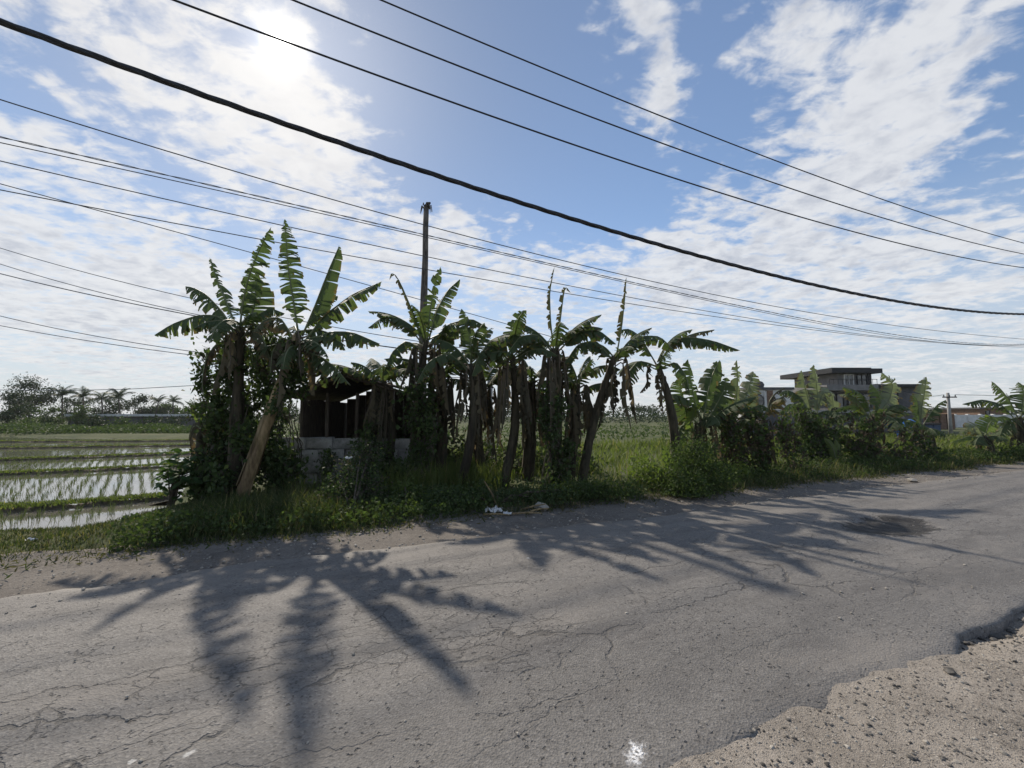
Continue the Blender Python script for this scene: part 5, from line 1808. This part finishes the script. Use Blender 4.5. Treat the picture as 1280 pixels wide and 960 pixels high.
# crop strip and bushes at the far side of the paddy
u_ = rng.uniform(-40, 262, 2600)
Yc = rng.uniform(43, 52, 2600)
base_ = np.array([PX(a, 540, y_) for a, y_ in zip(u_, Yc)])
cc = np.repeat(base_, 7, 0)
hh = (.25 + .95 * vnoise(cc[:, 0] * .35, cc[:, 1] * .35)) * rng.random(len(cc))
cc[:, 2] = -.35 + hh
cc[:, :2] += rng.normal(size=(len(cc), 2)) * .3
v, q_ = leafcloud(cc, .24, .5, .1)
tag(np_mesh('crop_plants', v, q_, M_TREE2), kind='stuff', label='strip of low green crops along the far side of the paddy', cat='crops')
for k, (u, v_, wd, lb) in enumerate([(186, 526, 26, 'round bush before the right end of the low shed across the paddy'), (150, 524, 22, 'bush with light tips before the middle of the low shed'), (118, 527, 24, 'bush before the left part of the low shed'), (30, 524, 40, 'wide bush at the far left behind the crop strip'), (216, 524, 24, 'bush nearest the banana clump across the paddy')]):
    c_ = PX(u, v_ + 5, 54)
    shrub(lb, [((c_[0], 54, .35), (wd / 2 * 54 / F, .9, .9)), ((c_[0] + .6, 54, .8), (wd / 3 * 54 / F, .7, .6))], 700, .26, M_TREE2 if k % 2 else M_TREE, (c_[0], 54, -.4), 'bushes across the paddy')

# ------------------------------------------------------------------ rice seedlings
rd_ = np.array([math.sin(R(-42)), math.cos(R(-42))])
rp_ = np.array([rd_[1], -rd_[0]])
i_, j_ = np.meshgrid(np.arange(-330, 330), np.arange(-20, 320), indexing='ij')
ctr = np.array([-10.0, 6.0])
rx = ctr[0] + i_.ravel()[:, None] * .30 * rp_[None, :] + j_.ravel()[:, None] * .21 * rd_[None, :]
rx = rx[:, :2] if rx.shape[1] == 2 else rx
rx = np.stack([ctr[0] + i_.ravel() * .26 * rp_[0] + j_.ravel() * .19 * rd_[0], ctr[1] + i_.ravel() * .26 * rp_[1] + j_.ravel() * .19 * rd_[1]], 1)
ang = rx[:, 0] / np.maximum(rx[:, 1], .1)
ok = (pad_dist(rx[:, 0], rx[:, 1]) < -.25) & (ang > -1.45) & (rx[:, 1] < 47)
rx = rx[ok]
# keep off the bunds
for cl in BUNDS:
    dmin = np.full(len(rx), 9.0)
    for k in range(0, len(cl)):
        dmin = np.minimum(dmin, np.hypot(rx[:, 0] - cl[k, 0], rx[:, 1] - cl[k, 1]))
    yb = np.interp(rx[:, 0], cl[:, 0], cl[:, 1])
    rx = rx[np.abs(rx[:, 1] - yb) > .34]
rx = rx + rng.normal(size=rx.shape) * .035
rx = rx[rng.random(len(rx)) > .04 + .25 * (vnoise(rx[:, 0] * .7, rx[:, 1] * .7) > .72)]
nb = np.where(rx[:, 1] < 20, 5, 3)
base_ = np.repeat(np.c_[rx, np.full(len(rx), ZW - .03)], nb, 0)
base_[:, :2] += rng.normal(size=(len(base_), 2)) * .018
n_ = len(base_)
v, q_ = blades(base_, (.15 + .13 * rng.random(n_)) * np.clip(1.2 - base_[:, 1] / 32, .3, 1), .006 + .005 * rng.random(n_) + .0001 * base_[:, 1], .5, curl=.7)
tag(np_mesh('rice_seedlings', v, q_, M_RICE), kind='stuff', label='rows of young rice seedlings standing in the flooded paddy', cat='rice')


# grass on bunds and paddy edge
bb = []
for cl in BUNDS:
    k = int(500 + 20 * 1)
    t_ = rng.random(3000)
    bx = np.interp(t_, np.linspace(0, 1, len(cl)), cl[:, 0])
    by = np.interp(t_, np.linspace(0, 1, len(cl)), cl[:, 1])
    bb.append(np.c_[bx + rng.normal(size=3000) * .1, by + rng.normal(size=3000) * .16, np.full(3000, ZW + .10)])
bb = np.concatenate(bb)
v, q_ = blades(bb, .03 + .07 * rng.random(len(bb)), .012 + .0012 * bb[:, 1], .7)
tag(np_mesh('bund_grass', v, q_, M_GRASSLIT), kind='stuff', label='short grass growing on the paddy bunds', cat='grass')

# ------------------------------------------------------------------ verge grass


def verge(n_, s_rng, p_fn, h_fn, w0, mat, name, label, lean=.6, clump=5, spread=.07, zfn=None):
    k = n_ // clump
    s = rng.uniform(*s_rng, k)
    p = p_fn(s, rng.random(k))
    s = np.repeat(s, clump) + rng.normal(size=k * clump) * spread
    p = np.repeat(p, clump) + rng.normal(size=k * clump) * spread
    hm = np.repeat(.55 + .9 * rng.random(k), clump)
    x, y = XY(s, p)
    z = ground_h(x, y) - .02
    keep_ = pad_dist(x, y) > .1
    base = np.c_[x, y, z][keep_]
    h = (h_fn(s, p) * hm * (.6 + .6 * rng.random(len(s))))[keep_]
    dist = np.hypot(base[:, 0], base[:, 1])
    v, q_ = blades(base, h, w0 * (.7 + .6 * rng.random(len(base))) * np.maximum(1, dist / 11), lean)
    return tag(np_mesh(name, v, q_, mat), kind='stuff', label=label, cat='grass')


def gedge(s):
    return 6.55 + 0.9 * fbm(s * .7, s * 0 + 5.5, 4) + .25 * fbm(s * 3, s * 0 + 1, 2)


sL0, sL1 = SP(G(130, 675))[0], SP(G(470, 655))[0]


def tall(s, p):
    a = smooth(s, sL0 + .1, sL0 + 1.5) * (1 - smooth(s, sL1 - 1.0, sL1 + 1.0))
    return (.07 + .21 * a + .10 * smooth(s, 6, 9)) * (.5 + .5 * smooth(p - gedge(s), 0, .5))


verge(30000, (-5.2, 2.6), lambda s, r: gedge(s) + r ** 1.3 * 2.6, tall, .011, M_GRASS, 'verge_grass', 'long rank grass along the verge below the tall left banana plants')
verge(9000, (-.2, 24), lambda s, r: gedge(s) + r ** 1.2 * 2.0, lambda s, p: .16 + .12 * smooth(s, 3, 7), .012, M_GRASS, 'verge_grass', 'green grass along the verge below the middle and right banana plants', .7)
verge(7000, (2, 26), lambda s, r: gedge(s) - .1 + r * 1.0, lambda s, p: .16 + 0 * s, .012, M_GRASSDRY, 'verge_dry_grass', 'dry straw coloured grass along the edge of the dirt verge', .9)
verge(4200, (-12, -2.5), lambda s, r: gedge(s) + r * 2.3, lambda s, p: .08 + .06 * vnoise(s * .8, p * .8), .010, M_GRASSDRY, 'verge_dry_grass', 'thin patchy grass on the bare ground by the paddy corner', .8, spread=.11)
verge(26000, (-1, 42), lambda s, r: 8.6 + r * 11, lambda s, p: .28 + .2 * vnoise(s * .4, p * .4), .02, M_GRASSLIT, 'field_grass', 'sunlit grass field behind the banana row', .6, spread=.15)
verge(5000, (1.0, 3.6), lambda s, r: 8.3 + r * 3.5, lambda s, p: .5 + 0 * s, .016, M_GRASSLIT, 'field_grass', 'tall bright grass in the gap right of the dark leaning trunk', .5, spread=.1)
# creeping weeds: small leaves hugging the verge
k = 15000
s = rng.uniform(sL0 + .2, 24, k) ** 1
s = np.where(rng.random(k) < .35, rng.uniform(sL0 + .2, 2.5, k), s)
p = gedge(s) + .1 + rng.random(k) ** 1.4 * 1.6
x, y = XY(s, p)
z = ground_h(x, y) + rng.random(k) ** 1.5 * (.10 + .28 * vnoise(s * 1.3, p * 1.3))
kp = pad_dist(x, y) > .3
v, q_ = leafcloud(np.c_[x, y, z][kp], .06, .6, -.1)
tag(np_mesh('creeping_weeds', v, q_, M_BUSH), kind='stuff', label='creeping broad leaved weeds along the foot of the bananas', cat='weeds')
# dry litter fringe at the verge foot
k = 3500
s = rng.uniform(-6, 22, k)
p = gedge(s) + rng.normal(size=k) * .16 - .05
x, y = XY(s, p)
v, q_ = leafcloud(np.c_[x, y, np.maximum(ground_h(x, y), -.05) + .012 + .03 * rng.random(k)], .075, .22, 0)
tag(np_mesh('dry_leaf_litter', v, q_, M_GRASSDRY), kind='stuff', label='dry leaf litter along the grass edge', cat='litter')

# ------------------------------------------------------------------ stones and rubbish


def rock(mb, c, r_, seed, flat=.6):
    rd = random.Random(seed)
    import itertools
    ph = (1 + 5 ** .5) / 2
    iv = [(-1, ph, 0), (1, ph, 0), (-1, -ph, 0), (1, -ph, 0), (0, -1, ph), (0, 1, ph), (0, -1, -ph), (0, 1, -ph), (ph, 0, -1), (ph, 0, 1), (-ph, 0, -1), (-ph, 0, 1)]
    fc = [(0, 11, 5), (0, 5, 1), (0, 1, 7), (0, 7, 10), (0, 10, 11), (1, 5, 9), (5, 11, 4), (11, 10, 2), (10, 7, 6), (7, 1, 8), (3, 9, 4), (3, 4, 2), (3, 2, 6), (3, 6, 8), (3, 8, 9), (4, 9, 5), (2, 4, 11), (6, 2, 10), (8, 6, 7), (9, 8, 1)]
    a = rd.uniform(0, 6.28)
    sx, sy = rd.uniform(.7, 1.3), rd.uniform(.7, 1.3)
    vs = []
    for v in iv:
        q_ = np.array(v) / 1.9 * r_ * rd.uniform(.78, 1.18)
        x, y = q_[0] * sx, q_[1] * sy
        vs.append((c[0] + x * math.cos(a) - y * math.sin(a), c[1] + x * math.sin(a) + y * math.cos(a), c[2] + q_[2] * flat))
    mb.add(vs, fc)


def sh_z(s, p):
    dn_ = float(near_edge(s)) - p
    z = -0.028 + 0.03 * float(fbm(s * 1.3, p * 1.3, 4)) + 0.02 * float(fbm(s * 8, p * 8, 3)) + .02 * math.exp(-(dn_ / .5) ** 2)
    z -= .11 * math.exp(-((s - SP(G(1250, 782))[0]) / 0.6) ** 2) * math.exp(-(dn_ / .13) ** 2)
    return z


mb, mb2 = MB(), MB()
for k in range(7500):
    s = random.uniform(.3, 8)
    ne_ = float(near_edge(s))
    p = ne_ + .03 - abs(random.gauss(0, 1.1))
    x, y = XY(s, p)
    if y < .9:
        continue
    rock(mb if random.random() < .5 else mb2, (x, y, sh_z(s, p) + .001), random.choice((.004, .004, .005, .006, .006, .007, .009, .012)) * random.uniform(.7, 1.2), k)
tag(mb.build('pale_gravel_stones', M_STONE), kind='stuff', label='loose pale gravel on the near shoulder', cat='gravel')
tag(mb2.build('dark_gravel_stones', M_STONED), kind='stuff', label='loose dark gravel on the near shoulder', cat='gravel')
mb = MB()
for k in range(1300):
    s = random.uniform(-9, 18)
    p = float(far_edge(s)) + random.gauss(.35, .4)
    x, y = XY(s, p)
    rock(mb, (x, y, -.035 if p > float(far_edge(s)) else .012), random.choice((.008, .01, .014, .02)), k + 5000)
tag(mb.build('verge_pebbles', M_STONE), kind='stuff', label='pebbles scattered along the far edge of the asphalt', cat='pebbles')
mb = MB()
for k in range(420):
    s = random.uniform(-7, 9)
    p = random.uniform(float(near_edge(s)) + .1, 5.2)
    x, y = XY(s, p)
    if y < .9:
        continue
    rock(mb, (x, y, .03 * math.sin(math.pi * (p - 1.4) / 4) + .004), random.choice((.005, .007, .009, .013)), k + 9000)
tag(mb.build('road_grit', M_STONE), kind='stuff', label='loose grit lying on the asphalt', cat='grit')

mb = MB()
for k in range(45):
    s = random.uniform(SP(G(1200, 808))[0], SP(G(1280, 760))[0] + .8)
    p = float(near_edge(s)) - abs(random.gauss(.03, .07))
    x, y = XY(s, p)
    rock(mb, (x, y, sh_z(s, p) + .01), random.choice((.008, .012, .016, .024)) * random.uniform(.7, 1.2), k + 700, .6)
tag(mb.build('asphalt_rubble', M_STONED), kind='stuff', label='crumbled asphalt rubble along the broken road edge', cat='rubble')
for (lbl, u, v, r_, m__) in [('broken lump of asphalt lying in the dip at the road edge', 1243, 782, .055, M_STONED), ('black stone lying on the gravel below the broken edge', 1187, 839, .035, M_STONED),
                            ('rounded pale stone at the right of the rubbish heap', 677, 634, .13, M_STONE), ('small pale stone by the verge under the dry vine heap', 1140, 600, .10, M_STONE)]:
    b = G(u, v)
    s, p = SP(b)
    mb = MB()
    z = sh_z(s, p) + r_ * .2 if p < 2.2 else float(max(-.03, ground_h(b[0], b[1]))) + r_ * .25
    rock(mb, (b[0], b[1], z), r_, int(u), .7)
    tag(mb.build('stone', m__), lbl, 'stone')


def crumple(mb, c, r_, seed):
    rd = random.Random(seed)
    n_ = 6
    vs = [(c[0] + (i / n_ - .5) * 2 * r_ + rd.gauss(0, r_ * .12), c[1] + (j / n_ - .5) * 1.3 * r_ + rd.gauss(0, r_ * .12), c[2] + abs(rd.gauss(.12, .3)) * r_) for i in range(n_ + 1) for j in range(n_ + 1)]
    fs = [(i * (n_ + 1) + j, (i + 1) * (n_ + 1) + j, (i + 1) * (n_ + 1) + j + 1, i * (n_ + 1) + j + 1) for i in range(n_) for j in range(n_)]
    mb.add(vs, fs)


for (lbl, u, v, r_) in [('crumpled white plastic bag at the left of the rubbish heap', 617, 638, .14), ('small white plastic scrap in the rubbish heap, right of the bag', 634, 641, .07), ('white scrap caught in the dark shrub before the block wall', 436, 573, .06), ('white scrap on bare earth by the paddy corner', 40, 678, .05)]:
    b = G(u, v)
    if v < 600:
        b = PX(u, v, 7.45)
    mb = MB()
    crumple(mb, (b[0], b[1], b[2] if v < 600 else max(float(ground_h(b[0], b[1])), -.04) + .02), r_, int(u))
    tag(mb.build('plastic_scrap', M_PLASTIC), lbl, 'litter')
rd = random.Random(9)
for k, (lbl, u, v, L_, tilt) in enumerate([('longest dry stick slanting up from the rubbish heap', 622, 634, .55, .9), ('dry stick lying flat at the front of the rubbish heap', 640, 641, .5, .03), ('dry stick crossing the middle of the rubbish heap', 652, 636, .45, .25), ('short dry stick at the right of the rubbish heap', 663, 638, .35, .1), ('thin dry stick at the left end of the rubbish heap', 604, 642, .5, .04), ('fallen dry banana stalk in the weeds under the dry vine heap', 1122, 572, 1.3, .5)]):
    b = G(u, v)
    b[2] = max(float(ground_h(b[0], b[1])), -.04) + .025
    a = rd.uniform(-.5, .5) + (2.4 if k == 0 else 0)
    e = b + np.array([math.cos(a) * math.cos(tilt), math.sin(a) * math.cos(tilt) * .5, math.sin(tilt)]) * L_
    mb = MB()
    mb.tube([b, (b + e) / 2 + np.array([.01, .01, .015]), e], [.018, .015, .009] if k < 5 else [.06, .06, .04], 6)
    tag(mb.build('stick', M_STEMB), lbl, 'stick')

# ------------------------------------------------------------------ air
m_, t, out = new_mat('haze_air')
vol = t.n('ShaderNodeVolumePrincipled', {'Color': (0.86, 0.9, 0.95, 1), 'Density': 0.0002, 'Anisotropy': 0.2})
t.set(out, 'Volume', vol.outputs[0])
mb = MB()
mb.box((0, 0, 6.0), (3100, 3100, 15.0))
tag(mb.build('haze', m_), kind='stuff')
